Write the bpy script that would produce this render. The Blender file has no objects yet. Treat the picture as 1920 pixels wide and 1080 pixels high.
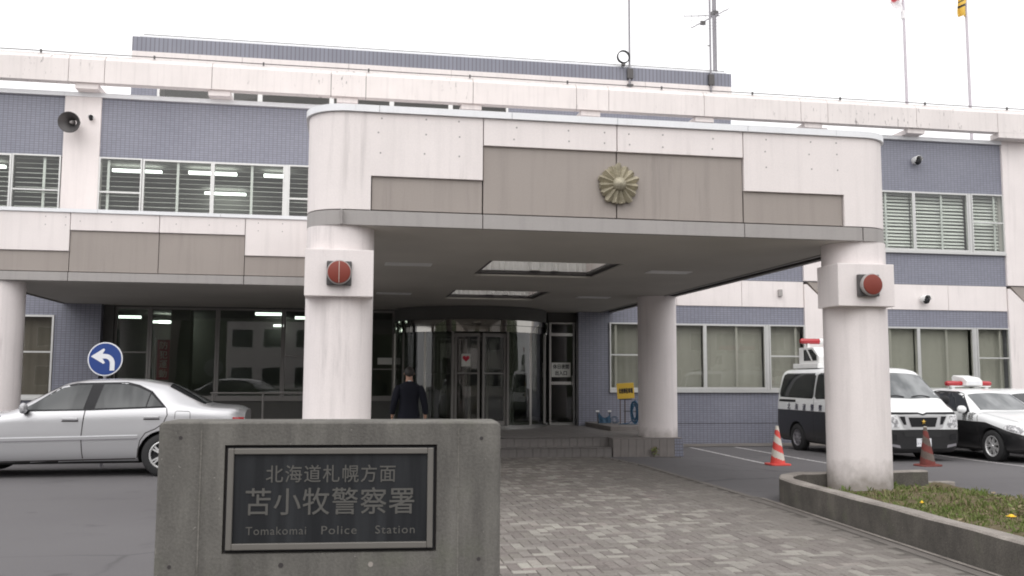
import bpy, bmesh, math, random
import numpy as np
from mathutils import Vector, Matrix
from mathutils.bvhtree import BVHTree
from mathutils.geometry import delaunay_2d_cdt
random.seed(7)
PI = math.pi
S = bpy.context.scene
COL = S.collection

# ------------------------------------------------------------------ camera
cam_d = bpy.data.cameras.new('camera'); cam = bpy.data.objects.new('camera', cam_d); COL.objects.link(cam)
cam_d.sensor_width = 36.0; cam_d.lens = 1763.586/1920*36.0; cam_d.clip_start = .05; cam_d.clip_end = 2000
yaw, pitch, roll = (math.radians(a) for a in (9.9727, 5.5338, .2363))
fw = Vector((math.sin(yaw)*math.cos(pitch), math.cos(yaw)*math.cos(pitch), math.sin(pitch)))
rt = Vector((math.cos(yaw), -math.sin(yaw), 0)); up = rt.cross(fw)
r2 = rt*math.cos(roll)+up*math.sin(roll); u2 = -rt*math.sin(roll)+up*math.cos(roll)
cam.matrix_world = Matrix(((r2.x, u2.x, -fw.x, 0), (r2.y, u2.y, -fw.y, 0), (r2.z, u2.z, -fw.z, 1.5), (0, 0, 0, 1)))
S.camera = cam

# ------------------------------------------------------------------ sky, sun, exposure
SUN_EL, SUN_AZ = math.radians(52), math.radians(200)     # overcast glow from behind and left of the camera
w = bpy.data.worlds.new('World'); S.world = w; w.use_nodes = True
nt = w.node_tree; nt.nodes.clear()
out = nt.nodes.new('ShaderNodeOutputWorld'); bg = nt.nodes.new('ShaderNodeBackground'); sky = nt.nodes.new('ShaderNodeTexSky')
sky.sky_type = 'NISHITA'; sky.sun_disc = False; sky.sun_elevation = SUN_EL; sky.sun_rotation = SUN_AZ
sky.air_density = 1.0; sky.dust_density = 4.0; sky.ozone_density = 1.0
hs = nt.nodes.new('ShaderNodeHueSaturation'); hs.inputs['Saturation'].default_value = .12
mx = nt.nodes.new('ShaderNodeMix'); mx.data_type = 'RGBA'; mx.inputs[0].default_value = .72
mx.inputs[7].default_value = (11.5, 11.35, 11.4, 1)       # even cloud layer
nt.links.new(sky.outputs[0], hs.inputs['Color']); nt.links.new(hs.outputs[0], mx.inputs[6])
nt.links.new(mx.outputs[2], bg.inputs[0]); bg.inputs[1].default_value = .13
nt.links.new(bg.outputs[0], out.inputs[0])
sd = bpy.data.lights.new('sun', 'SUN'); sun = bpy.data.objects.new('sun', sd); COL.objects.link(sun)
sd.energy = .95; sd.angle = math.radians(75); sd.color = (1, .975, .95)
dirv = Vector((math.sin(SUN_AZ)*math.cos(SUN_EL), math.cos(SUN_AZ)*math.cos(SUN_EL), math.sin(SUN_EL)))
sun.rotation_euler = dirv.to_track_quat('Z', 'Y').to_euler()
S.view_settings.view_transform = 'Standard'; S.view_settings.look = 'None'; S.view_settings.exposure = 0.2
S.view_settings.gamma = 1; S.view_settings.use_curve_mapping = False
S.cycles.filter_width = 1.9
S.cycles.max_bounces = 10; S.cycles.transparent_max_bounces = 24; S.cycles.sample_clamp_indirect = 6

# ------------------------------------------------------------------ materials
def srgb(r, g, b):
    f = lambda c: (c/255/12.92) if c/255 <= .04045 else ((c/255+.055)/1.055)**2.4
    return (f(r), f(g), f(b), 1)
MATS = {}
class NT:
    def __init__(s, name):
        s.m = bpy.data.materials.new(name); s.m.use_nodes = True; s.t = s.m.node_tree
        s.b = s.t.nodes['Principled BSDF']; s.o = s.t.nodes['Material Output']; MATS[name] = s.m
    def n(s, typ, **k):
        nd = s.t.nodes.new(typ)
        for a, v in k.items():
            if a.startswith('_'): setattr(nd, a[1:], v)
            else: nd.inputs[a.replace('__', ' ')].default_value = v
        return nd
    def l(s, a, b): s.t.links.new(a, b)
    def coord(s): return s.n('ShaderNodeTexCoord').outputs['Object']
    def noise(s, scale, detail=4, vec=None, stretch=None, rough=.55):
        nz = s.n('ShaderNodeTexNoise', Scale=scale, Detail=detail, Roughness=rough)
        v = vec or s.coord()
        if stretch:
            mp = s.n('ShaderNodeMapping'); mp.inputs['Scale'].default_value = stretch; s.l(v, mp.inputs[0]); v = mp.outputs[0]
        s.l(v, nz.inputs['Vector']); return nz.outputs['Fac']
    def ramp(s, fac, stops):
        r = s.n('ShaderNodeValToRGB'); e = r.color_ramp.elements
        while len(e) < len(stops): e.new(.5)
        for el, (p, c) in zip(e, stops): el.position = p; el.color = c if len(c) == 4 else (*c, 1)
        s.l(fac, r.inputs[0]); return r.outputs[0]
    def mix(s, fac, a, b, mode='MIX'):
        m = s.n('ShaderNodeMix', _data_type='RGBA', _blend_type=mode)
        for i, v in ((0, fac), (6, a), (7, b)):
            if hasattr(v, 'is_output'): s.l(v, m.inputs[i])
            else: m.inputs[i].default_value = v
        return m.outputs[2]
    def math(s, op, a, b=0.0, c=0.0):
        m = s.n('ShaderNodeMath', _operation=op)
        for i, v in enumerate((a, b, c)):
            if hasattr(v, 'is_output'): s.l(v, m.inputs[i])
            else: m.inputs[i].default_value = v
        return m.outputs[0]
    def bump(s, h, strength=.3, dist=.01):
        b = s.n('ShaderNodeBump', Strength=strength, Distance=dist); s.l(h, b.inputs['Height']); s.l(b.outputs[0], s.b.inputs['Normal'])
    def fin(s, col=None, rough=.6, metal=0, spec=.5):
        if col is not None:
            if hasattr(col, 'is_output'): s.l(col, s.b.inputs['Base Color'])
            else: s.b.inputs['Base Color'].default_value = col
        if hasattr(rough, 'is_output'): s.l(rough, s.b.inputs['Roughness'])
        else: s.b.inputs['Roughness'].default_value = rough
        s.b.inputs['Metallic'].default_value = metal; s.b.inputs['Specular IOR Level'].default_value = spec
        return s.m
def C3(v, k): return (v[0]*k, v[1]*k, v[2]*k, 1)

def mottled(name, col, var=.12, scale=3, rough=.65, streak=0, metal=0, spec=.4, bump=.08, fine=60):
    t = NT(name)
    a = t.noise(scale, 5); c = t.mix(t.ramp(a, [(.3, (0, 0, 0)), (.7, (1, 1, 1))]), C3(col, 1-var), C3(col, 1+var*.5))
    if streak:
        s2 = t.noise(1.0, 5, stretch=(9, 9, .55)); k = t.ramp(s2, [(.5, (0, 0, 0)), (.78, (1, 1, 1))])
        c = t.mix(t.math('MULTIPLY', k, streak), c, C3(col, .42))
    f = t.noise(fine, 3); c = t.mix(.12, c, t.ramp(f, [(.35, C3(col, .75)), (.65, C3(col, 1.15))]))
    if bump: t.bump(f, bump, .004)
    return t.fin(c, rough, metal, spec)
def plain(name, col, rough=.5, metal=0, spec=.5, coat=0):
    t = NT(name); c = t.mix(t.noise(7, 3), C3(col, .92), C3(col, 1.06)); m = t.fin(c, rough, metal, spec)
    t.b.inputs['Coat Weight'].default_value = coat; t.b.inputs['Coat Roughness'].default_value = .05
    return m
mottled('concrete_white', (.80, .745, .73), .05, 1.3, .75, .16)
mottled('concrete_pillar', (.78, .725, .715), .07, 1.1, .75, .22)
def stain_foot(name, z0, z1):
    m = MATS[name]; t = NT.__new__(NT); t.m = m; t.t = m.node_tree; t.b = t.t.nodes['Principled BSDF']; src = t.b.inputs['Base Color'].links[0].from_socket
    sp = t.n('ShaderNodeSeparateXYZ'); t.l(t.coord(), sp.inputs[0]); h = t.math('ADD', sp.outputs[2], t.math('MULTIPLY', t.noise(5, 5), -.42))
    mr = t.n('ShaderNodeMapRange'); t.l(h, mr.inputs[0]); mr.inputs[1].default_value = z0; mr.inputs[2].default_value = z1; mr.inputs[3].default_value = .75; mr.inputs[4].default_value = 0
    t.l(t.mix(mr.outputs[0], src, (.15, .13, .105, 1)), t.b.inputs['Base Color'])
stain_foot('concrete_pillar', -.02, .30)
mottled('concrete_beam', (.77, .72, .70), .07, 1.2, .8, .25)
def drips(name, sc, lo, hi, k):
    m = MATS[name]; t = NT.__new__(NT); t.m = m; t.t = m.node_tree; t.b = t.t.nodes['Principled BSDF']; src = t.b.inputs['Base Color'].links[0].from_socket
    a = t.ramp(t.noise(1, 5, stretch=sc, rough=.65), [(lo, (0, 0, 0)), (hi, (1, 1, 1))]); b = t.ramp(t.noise(.42, 2), [(.52, (0, 0, 0)), (.62, (1, 1, 1))])
    t.l(t.mix(t.math('MULTIPLY', t.math('MULTIPLY', a, b), k), src, (.10, .09, .09, 1)), t.b.inputs['Base Color'])
drips('concrete_beam', (11, 11, 3.2), .60, .68, .7); drips('concrete_white', (7, 7, .45), .56, .72, .22); drips('concrete_pillar', (6, 6, .5), .54, .72, .25)
mottled('brown_panel', (.335, .297, .272), .05, .9, .6, .22)
drips('brown_panel', (8, 8, .6), .55, .72, .3)
mottled('band_grey', (.355, .335, .325), .06, 1.2, .6, .25)
mottled('joint_dark', (.05, .045, .045), .1, 4, .9)
mottled('soffit', (.50, .48, .44), .10, .8, .8, 0, bump=.05)
mottled('coping_metal', (.80, .81, .83), .04, 1, .4, .1, .1)
plain('aluminium', (.62, .62, .61, 1), .38, .55)
plain('aluminium_dark', (.24, .23, .22, 1), .45, .4)
plain('steel', (.62, .62, .6, 1), .18, 1)
plain('steel_dark', (.30, .29, .27, 1), .05, 1)
plain('slat', (.80, .80, .77, 1), .55)
plain('white_plastic', (.78, .78, .77, 1), .4)
plain('dark_plastic', (.018, .018, .02, 1), .6, spec=.25)
plain('rubber', (.022, .022, .023, 1), .8)
plain('alloy', (.68, .68, .68, 1), .35, .5)
plain('alloy_bright', (.62, .62, .63, 1), .35, .35)
plain('dark_metal', (.10, .095, .095, 1), .5, .4)
plain('pole_grey', (.27, .26, .28, 1), .5, .3)
plain('flag_pole', (.50, .46, .50, 1), .4, .3)
plain('red_lens', (.21, .045, .032, 1), .5, spec=.3)
plain('red_lens_light', (.40, .012, .02, 1), .2, coat=.6)
plain('amber_gold', (.55, .36, .07, 1), .35, .6)
plain('cone_red', (.72, .075, .06, 1), .5)
plain('cone_white', (.66, .62, .55, 1), .55)
plain('sign_blue', (.010, .045, .22, 1), .5)
plain('sign_white', (.76, .77, .80, 1), .45)
plain('yellow_board', (.72, .47, .06, 1), .45)
plain('print_black', (.02, .02, .02, 1), .6)
plain('print_navy', (.03, .03, .06, 1), .6)
mottled('backdrop_green', (.05, .058, .035), .5, .35, .95, fine=2)
plain('hose_blue', (.02, .075, .14, 1), .45)
plain('wood_rust', (.10, .065, .05, 1), .7)
plain('paper', (.72, .72, .68, 1), .7)
plain('heart_red', (.55, .02, .05, 1), .6)
plain('suit', (.012, .013, .02, 1), .85, spec=.2)
plain('skin', (.42, .24, .17, 1), .55)
plain('hair', (.018, .015, .013, 1), .6)
plain('shirt_white', (.75, .75, .76, 1), .7)
plain('flag_red', (.62, .10, .12, 1), .7)
plain('flag_white', (.85, .83, .84, 1), .7)
plain('flag_yellow', (.75, .50, .09, 1), .7)
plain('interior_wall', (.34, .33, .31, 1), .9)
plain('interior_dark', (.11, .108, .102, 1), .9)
plain('blind_cloth', (.45, .455, .435, 1), .9)
plain('curtain_dark', (.17, .155, .14, 1), .9)
plain('banner_red', (.34, .035, .05, 1), .8)
plain('lamp_chrome', (.8, .8, .8, 1), .12, .9)
plain('petal_yellow', (.85, .55, .03, 1), .6)

def emis(name, col, st):
    t = NT(name); t.b.inputs['Emission Color'].default_value = col; t.b.inputs['Emission Strength'].default_value = st
    return t.fin((.8, .8, .8, 1), .5)
emis('tube_light', (.93, 1, .95, 1), 3.2)

def glass(name, tint, refl=1.0, base=.04):
    t = NT(name); t.t.nodes.remove(t.b)
    tr = t.n('ShaderNodeBsdfTransparent', Color=tint); gl = t.n('ShaderNodeBsdfGlossy', Roughness=.0)
    fr = t.n('ShaderNodeFresnel', IOR=1.52); bf = t.n('ShaderNodeNewGeometry').outputs['Backfacing']; k = t.math('MULTIPLY', t.math('MULTIPLY', fr.outputs[0], 1.7*refl), t.math('SUBTRACT', 1.0, bf))
    wv = t.noise(.9, 1); b = t.n('ShaderNodeBump', Strength=.02, Distance=.05); t.l(wv, b.inputs['Height']); t.l(b.outputs[0], gl.inputs['Normal'])
    ms = t.n('ShaderNodeMixShader'); t.l(k, ms.inputs[0]); t.l(tr.outputs[0], ms.inputs[1]); t.l(gl.outputs[0], ms.inputs[2])
    t.l(ms.outputs[0], t.o.inputs[0]); return t.m
glass('glass', (.93, .95, .93, 1)); glass('glass_dim', (.90, .90, .87, 1), 1.0); glass('glass_bronze', (.74, .78, .74, 1), 1.05)
t = NT('car_glass'); t.fin((.02, .022, .025, 1), .04, 0, .5)
t = NT('car_glass_grey'); t.fin(t.mix(t.ramp(t.noise(2.2, 2, stretch=(1.6, .2, .5)), [(.42, (0, 0, 0)), (.6, (1, 1, 1))]), (.022, .025, .027, 1), (.06, .064, .066, 1)), .05, 0, .42)
t = NT('car_glass_painted_sky'); t.fin(t.mix(t.ramp(t.noise(1.6, 3, stretch=(.5, 1.2, 1)), [(.40, (0, 0, 0)), (.62, (1, 1, 1))]), (.10, .108, .112, 1), (.25, .26, .265, 1)), .05, 0, .5)  # sky and building reflections painted into the colour as pale patches
t = NT('lamp_clear'); t.fin(t.mix(t.ramp(t.noise(14, 3), [(.45, (0, 0, 0)), (.6, (1, 1, 1))]), (.30, .30, .31, 1), (.85, .85, .86, 1)), .15, 0, .8)
t = NT('skylight_sheet'); t.t.nodes.remove(t.b)
tl = t.n('ShaderNodeBsdfTranslucent', Color=(.8, .8, .78, 1)); t.l(tl.outputs[0], t.o.inputs[0])

# blue-grey mosaic tile (joints 0.1 x 0.05 m); u = x + y so it works on both wall directions
def tile(name, col, bw, bh, mort=.006, off=0.0, var=.10, mcol=.55, rough=.35, floor=False):
    t = NT(name); sp = t.n('ShaderNodeSeparateXYZ'); t.l(t.coord(), sp.inputs[0]); cb = t.n('ShaderNodeCombineXYZ')
    if floor: t.l(sp.outputs[0], cb.inputs[0]); t.l(sp.outputs[1], cb.inputs[1])
    else:
        t.l(t.math('ADD', sp.outputs[0], sp.outputs[1]), cb.inputs[0]); t.l(sp.outputs[2], cb.inputs[1])
    br = t.n('ShaderNodeTexBrick', _offset=off, _offset_frequency=2, _squash=1)
    for k2, v in (('Color1', C3(col, 1-var)), ('Color2', C3(col, 1+var)), ('Mortar', C3(col, mcol)), ('Scale', 1), ('Mortar Size', mort), ('Mortar Smooth', .1), ('Bias', 0), ('Brick Width', bw), ('Row Height', bh)):
        br.inputs[k2].default_value = v
    t.l(cb.outputs[0], br.inputs['Vector'])
    c = t.mix(t.ramp(t.noise(.55, 4), [(.3, (0, 0, 0)), (.75, (1, 1, 1))]), br.outputs[0], t.mix(1.0, br.outputs[0], (.86, .86, .88, 1), 'MULTIPLY'))
    t.bump(t.math('SUBTRACT', 1, br.outputs['Fac']), .35, .004)
    return t.fin(c, rough, 0, .5)
tile('tile_blue', (.252, .259, .312), .104, .056, .007, var=.055, mcol=.62)
tile('tile_penthouse', (.225, .23, .275), .125, 3.0, .014, mcol=.6, var=.05)
tile('tile_floor', (.20, .185, .175), .30, .30, .006, floor=True, rough=.6)
mottled('tile_step', (.20, .185, .178), .18, 5, .6, .1)
mottled('tile_plinth', (.215, .195, .185), .16, 4, .6, .2)

# bricks of the paving: colour differs from brick to brick
t = NT('brick'); oi = t.n('ShaderNodeObjectInfo'); ge = t.n('ShaderNodeNewGeometry')
rnd = t.math('FRACT', t.math('ADD', oi.outputs['Random'], ge.outputs['Random Per Island']))
c = t.ramp(rnd, [(0, (.125, .108, .10)), (.25, (.19, .165, .155)), (.5, (.18, .165, .145)), (.7, (.23, .21, .195)), (.84, (.31, .295, .265)), (.95, (.37, .355, .315)), (1, (.22, .18, .17))])
geo = t.n('ShaderNodeNewGeometry').outputs['Position']
c = t.mix(t.ramp(t.noise(.5, 5, vec=geo), [(.4, (0, 0, 0)), (.72, (.75, .75, .75))]), c, (.15, .138, .128, 1))
c = t.mix(.25, c, t.ramp(t.noise(45, 4, vec=geo), [(.3, (.09, .085, .08)), (.7, (.33, .31, .29))]))
sp = t.n('ShaderNodeSeparateXYZ'); t.l(geo, sp.inputs[0]); mr = t.n('ShaderNodeMapRange'); t.l(t.math('ADD', sp.outputs[0], t.math('MULTIPLY', t.noise(1.1, 5, vec=geo), 1.6)), mr.inputs[0]); mr.inputs[1].default_value = 4.6; mr.inputs[2].default_value = 5.75; mr.inputs[4].default_value = .85
c = t.mix(mr.outputs[0], c, (.155, .142, .13, 1))
t.bump(t.noise(160, 3, vec=geo), .3, .003); t.fin(c, .85, 0, .25)
mottled('paving_sand', (.115, .105, .095), .25, 6, .95, fine=120)

t = NT('asphalt'); a = t.noise(.28, 5); f = t.noise(130, 3)
c = t.mix(t.ramp(a, [(.3, (0, 0, 0)), (.7, (1, 1, 1))]), (.108, .102, .106, 1), (.142, .136, .140, 1))
c = t.mix(.35, c, t.ramp(f, [(.3, (.055, .053, .055)), (.7, (.19, .185, .19))]))
pt = t.ramp(t.noise(.9, 4, rough=.6), [(.60, (0, 0, 0)), (.74, (.5, .5, .5))]); c = t.mix(pt, c, (.075, .072, .075, 1))
crv = t.n('ShaderNodeTexVoronoi', _feature='DISTANCE_TO_EDGE', Scale=.22); wv = t.n('ShaderNodeMix', _data_type='RGBA'); wv.inputs[0].default_value = .18; t.l(t.coord(), wv.inputs[6]); nzc = t.n('ShaderNodeTexNoise', Scale=1.3, Detail=6); t.l(t.coord(), nzc.inputs['Vector']); t.l(nzc.outputs['Color'], wv.inputs[7]); t.l(wv.outputs[2], crv.inputs['Vector'])
ck = t.math('MULTIPLY', t.ramp(crv.outputs['Distance'], [(0, (1, 1, 1)), (.006, (0, 0, 0))]), t.ramp(t.noise(.16, 3), [(.45, (0, 0, 0)), (.55, (.7, .7, .7))])); c = t.mix(ck, c, (.05, .048, .05, 1))
oil = t.ramp(t.noise(1.7, 3, rough=.4), [(.67, (0, 0, 0)), (.73, (.55, .55, .55))]); c = t.mix(oil, c, (.065, .062, .064, 1))
pal = t.ramp(t.noise(26, 2), [(.66, (0, 0, 0)), (.72, (.35, .35, .35))]); c = t.mix(pal, c, (.20, .195, .19, 1))
t.bump(f, .35, .006); t.fin(c, .85, 0, .3)
t = NT('road_paint'); f = t.noise(18, 5)
c = t.mix(t.ramp(f, [(.42, (0, 0, 0)), (.62, (1, 1, 1))]), (.30, .29, .29, 1), (.60, .58, .58, 1)); t.fin(c, .8)
mottled('gutter', (.165, .15, .138), .25, 2.2, .9, fine=90, bump=.2)

def weathered(name, base, dark, streaksc, moss=0, k=.8, fine=.3):
    t = NT(name)
    v = t.noise(1.0, 6, stretch=streaksc, rough=.6); n1 = t.noise(2.4, 5); f = t.noise(75, 4)
    c = t.mix(t.ramp(v, [(.33, (0, 0, 0)), (.68, (1, 1, 1))]), C3(dark, 1), C3(base, 1))
    c = t.mix(t.ramp(n1, [(.45, (0, 0, 0)), (.75, (k, k, k))]), c, C3(dark, .8))
    sp = t.ramp(t.noise(38, 2), [(.70, (0, 0, 0)), (.76, (.8, .8, .8))]); c = t.mix(sp, c, C3(base, 1.7))
    c = t.mix(fine, c, t.ramp(f, [(.3, C3(dark, .6)), (.7, C3(base, 1.3))]))
    if moss: c = t.mix(t.ramp(t.noise(4, 4), [(.55, (0, 0, 0)), (.8, (moss, moss, moss))]), c, (.13, .15, .09, 1))
    t.bump(f, .45, .006); return t.fin(c, .92, 0, .2)
weathered('sign_concrete', (.172, .165, .150), (.098, .093, .086), (11, 11, 1.3), .3, fine=.2)
weathered('planter_concrete', (.150, .138, .122), (.062, .058, .054), (3.2, 3.2, 1.5), .3)
weathered('seam_pale', (.215, .205, .185), (.10, .095, .085), (30, 30, 6))
weathered('planter_top', (.36, .33, .30), (.20, .18, .165), (4, 4, 4))
weathered('bronze_emblem', (.56, .51, .39), (.24, .22, .165), (7, 7, 7))
MATS['bronze_emblem'].node_tree.nodes['Principled BSDF'].inputs['Metallic'].default_value = .35; MATS['bronze_emblem'].node_tree.nodes['Principled BSDF'].inputs['Roughness'].default_value = .45
t = NT('stone_black'); c = t.mix(t.ramp(t.noise(1, 5, stretch=(14, 14, .8)), [(.4, (0, 0, 0)), (.75, (1, 1, 1))]), (.016, .017, .019, 1), (.032, .034, .037, 1)); t.fin(c, .45, 0, .22)
plain('letter_grey', (.100, .097, .09, 1), .7, spec=.2)
plain('plaque_metal', (.155, .146, .132, 1), .55, .3)
t = NT('soil'); c = t.mix(t.noise(9, 6), (.07, .055, .035, 1), (.19, .16, .10, 1)); t.bump(t.noise(30, 5), .8, .03); t.fin(c, .95, 0, .1)
t = NT('grass'); ge = t.n('ShaderNodeNewGeometry')
c = t.ramp(ge.outputs['Random Per Island'], [(0, (.085, .12, .03)), (.38, (.13, .17, .045)), (.5, (.17, .18, .07)), (.58, (.22, .18, .11)), (1, (.27, .21, .14))])
pz = t.ramp(t.noise(1.5, 3), [(.42, (0, 0, 0)), (.58, (1, 1, 1))]); c = t.mix(t.math('MULTIPLY', pz, .7), c, (.115, .17, .04, 1)); t.fin(c, .7, 0, .2)
def paint(name, col, metal=0, rough=.28, coat=1.0):
    t = NT(name); t.fin(col, rough, metal, .5); t.b.inputs['Coat Weight'].default_value = coat; t.b.inputs['Coat Roughness'].default_value = .04; return t.m
paint('paint_silver', (.50, .50, .515, 1), .55, .34, .7); paint('paint_white', (.78, .79, .79, 1), 0, .35, .6)
def twotone(name, pts):
    """white over black; pts: (object x, split height) pairs"""
    t = NT(name); sp = t.n('ShaderNodeSeparateXYZ'); t.l(t.coord(), sp.inputs[0])
    h = None
    for (x0, z0), (x1, z1) in zip(pts, pts[1:]):
        mr = t.n('ShaderNodeMapRange'); mr.clamp = True; t.l(sp.outputs[0], mr.inputs[0])
        for i, v in zip((1, 2, 3, 4), (x0, x1, 0, z1-z0)): mr.inputs[i].default_value = v
        h = t.math('ADD', h if h is not None else pts[0][1], mr.outputs[0])
    k = t.math('GREATER_THAN', sp.outputs[2], h)
    t.fin(t.mix(k, (.018, .018, .019, 1), (.78, .79, .79, 1)), .3, 0, .5); t.b.inputs['Coat Weight'].default_value = .5; t.b.inputs['Coat Roughness'].default_value = .05
twotone('paint_van', [(-2.32, .70), (-2.05, .74), (-1.95, .97), (2.4, .98)])
twotone('paint_patrol', [(-3.7, .56), (-3.2, .66), (-2.6, .80), (1.2, .86)])
M = MATS

# ------------------------------------------------------------------ builders
class MB:
    def __init__(s): s.v = []; s.f = []; s.mi = []; s.m = 0
    def add(s, vs, fs):
        o = len(s.v); s.v += [tuple(v) for v in vs]; s.f += [tuple(i+o for i in f) for f in fs]; s.mi += [s.m]*len(fs); return s
    def box(s, x0, x1, y0, y1, z0, z1):
        return s.add([(x0, y0, z0), (x1, y0, z0), (x1, y1, z0), (x0, y1, z0), (x0, y0, z1), (x1, y0, z1), (x1, y1, z1), (x0, y1, z1)],
                     [(0, 3, 2, 1), (4, 5, 6, 7), (0, 1, 5, 4), (1, 2, 6, 5), (2, 3, 7, 6), (3, 0, 4, 7)])
    def prism(s, poly, a, b, ax='y'):
        """poly of (u,v); extruded along ax from a to b. ax y:(x,z) z:(x,y) x:(y,z)"""
        P = {'y': lambda u, v, t: (u, t, v), 'z': lambda u, v, t: (u, v, t), 'x': lambda u, v, t: (t, u, v)}[ax]
        n = len(poly); area = sum(poly[i][0]*poly[(i+1) % n][1]-poly[(i+1) % n][0]*poly[i][1] for i in range(n))
        if area < 0: poly = poly[::-1]
        vs = [P(u, v, a) for u, v in poly]+[P(u, v, b) for u, v in poly]
        fs = [tuple(range(n)), tuple(range(2*n-1, n-1, -1))]+[(i, i+n, (i+1) % n+n, (i+1) % n) for i in range(n)]
        if ax != 'y': fs = [f[::-1] for f in fs]
        return s.add(vs, fs)
    def lathe(s, prof, c=(0, 0, 0), seg=24, ax='z', a0=0, a1=2*PI):
        full = abs(a1-a0-2*PI) < 1e-6; k = seg if full else seg+1; vs = []
        for r, h in prof:
            for i in range(k):
                a = a0+(a1-a0)*i/seg; p, q = r*math.cos(a), r*math.sin(a)
                vs.append({'z': (c[0]+p, c[1]+q, c[2]+h), 'y': (c[0]+p, c[1]+h, c[2]+q), 'x': (c[0]+h, c[1]+p, c[2]+q)}[ax])
        fs = []
        for j in range(len(prof)-1):
            for i in range(seg):
                i2 = (i+1) % k; f = (j*k+i, j*k+i2, (j+1)*k+i2, (j+1)*k+i); fs.append(f if ax != 'y' else f[::-1])
        return s.add(vs, fs)
    def cyl(s, c, r, z0, z1, seg=24, ax='z'): return s.lathe([(0, z0), (r, z0), (r, z1), (0, z1)], c, seg, ax)
    def tube(s, pts, r, seg=8, closed=False):
        pts = [Vector(p) for p in pts]; n = len(pts); vs = []; prev = None
        for i, p in enumerate(pts):
            d = (pts[(i+1) % n]-pts[i-1]) if closed else (pts[min(i+1, n-1)]-pts[max(i-1, 0)])
            d.normalize()
            a = prev-d*prev.dot(d) if prev is not None else (d.cross(Vector((0, 0, 1))) if abs(d.z) < .95 else d.cross(Vector((0, 1, 0))))
            a.normalize(); prev = a; b = d.cross(a); rr = r[i] if isinstance(r, (list, tuple)) else r
            vs += [p+(a*math.cos(2*PI*k/seg)+b*math.sin(2*PI*k/seg))*rr for k in range(seg)]
        fs = []
        for i in range(n if closed else n-1):
            for k in range(seg):
                fs.append((i*seg+k, i*seg+(k+1) % seg, ((i+1) % n)*seg+(k+1) % seg, ((i+1) % n)*seg+k))
        if not closed: fs += [tuple(range(seg-1, -1, -1)), tuple((n-1)*seg+k for k in range(seg))]
        return s.add(vs, fs)
    def mesh(s, name, mats, smooth=False, org=(0, 0, 0)):
        me = bpy.data.meshes.new(name); o = Vector(org)
        me.from_pydata([tuple(Vector(v)-o) for v in s.v], [], s.f)
        for m in (mats if isinstance(mats, (list, tuple)) else [mats]): me.materials.append(M[m])
        me.polygons.foreach_set('material_index', s.mi); me.validate()
        if smooth:
            me.polygons.foreach_set('use_smooth', [True]*len(me.polygons)); me.set_sharp_from_angle(angle=math.radians(38 if smooth is True else smooth))
        me.update(); return me
def link(name, me, parent=None, loc=None, label=None, kind=None, bevel=0):
    o = bpy.data.objects.new(name, me); COL.objects.link(o)
    if parent is not None: o.parent = parent
    if loc is not None: o.location = loc
    if label: o['label'] = label
    if kind: o['kind'] = kind
    if bevel:
        b = o.modifiers.new('bevel', 'BEVEL'); b.width = bevel; b.segments = 2; b.limit_method = 'ANGLE'; b.angle_limit = math.radians(50)
    return o
def put(name, mb, mats, parent=None, smooth=False, label=None, kind=None, bevel=0):
    """mesh given in world coordinates -> child whose origin is the thing's origin"""
    org = parent['_o'] if parent is not None and '_o' in parent else (0, 0, 0)
    return link(name, mb.mesh(name, mats, smooth, org), parent, None, label, kind, bevel)
def thing(name, loc, label, cat, group=None, rotz=0):
    o = bpy.data.objects.new(name, None); COL.objects.link(o); o.location = loc; o.rotation_euler = (0, 0, rotz); o.empty_display_size = .2
    o['label'] = label; o['category'] = cat; o['_o'] = tuple(loc)
    if group: o['group'] = group
    return o
def loc_thing(*a, **k):
    o = thing(*a, **k); del o['_o']; return o         # parts given in local coordinates
def structure(name, mb, mats, smooth=False):
    o = put(name, mb, mats, None, smooth); o['kind'] = 'structure'; return o
def copy_tree(o, parent=None):
    c = o.copy(); COL.objects.link(c); c.parent = parent
    for ch in list(o.children): copy_tree(ch, c)
    return c
def empty_part(name, parent, loc=(0, 0, 0), rot=(0, 0, 0)):
    o = bpy.data.objects.new(name, None); COL.objects.link(o); o.parent = parent; o.location = loc; o.rotation_euler = rot; o.empty_display_size = .1; return o
def text_mb(body, w, h, space=1.0, extrude=.002, offset=0.0, keep=False, bold=0):
    """lettering in the local x (right) / z (up) plane, centred, fitted to w x h, front towards -y"""
    cu = bpy.data.curves.new('lettering', 'FONT'); cu.body = body; cu.space_character = space; cu.offset = offset; cu.resolution_u = 3
    ob = bpy.data.objects.new('lettering', cu); COL.objects.link(ob); dg = bpy.context.evaluated_depsgraph_get()
    me = bpy.data.meshes.new_from_object(ob.evaluated_get(dg)); bpy.data.objects.remove(ob)
    vs = [tuple(v.co) for v in me.vertices]; fs = [tuple(p.vertices) for p in me.polygons]; bpy.data.meshes.remove(me)
    if not vs: return MB()
    x0, x1 = min(v[0] for v in vs), max(v[0] for v in vs); y0, y1 = min(v[1] for v in vs), max(v[1] for v in vs)
    sx = w/(x1-x0); sz = h/(y1-y0) if not keep else sx
    mb = MB(); pos = [((v[0]-(x0+x1)/2)*sx, (v[1]-(y0+y1)/2)*sz) for v in vs]; n = len(pos)
    mb.add([(a, -extrude, b) for a, b in pos]+[(a, 0, b) for a, b in pos], fs)
    cnt = {}
    for f in fs:
        for i in range(len(f)): e = (f[i], f[(i+1) % len(f)]); cnt[e] = 1
    mb.add([], [])
    for (a, b) in cnt:
        if (b, a) not in cnt: mb.f.append((b, a, a+n, b+n)); mb.mi.append(0)
    if bold:
        v0, f0 = list(mb.v), list(mb.f)
        for k_, (dx, dz) in enumerate(((bold, 0), (-bold, 0), (0, bold*.7), (0, -bold*.7))): mb.add([(x+dx, y*(1+.12*(k_+1)), z+dz) for x, y, z in v0], f0)
    return mb
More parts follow.
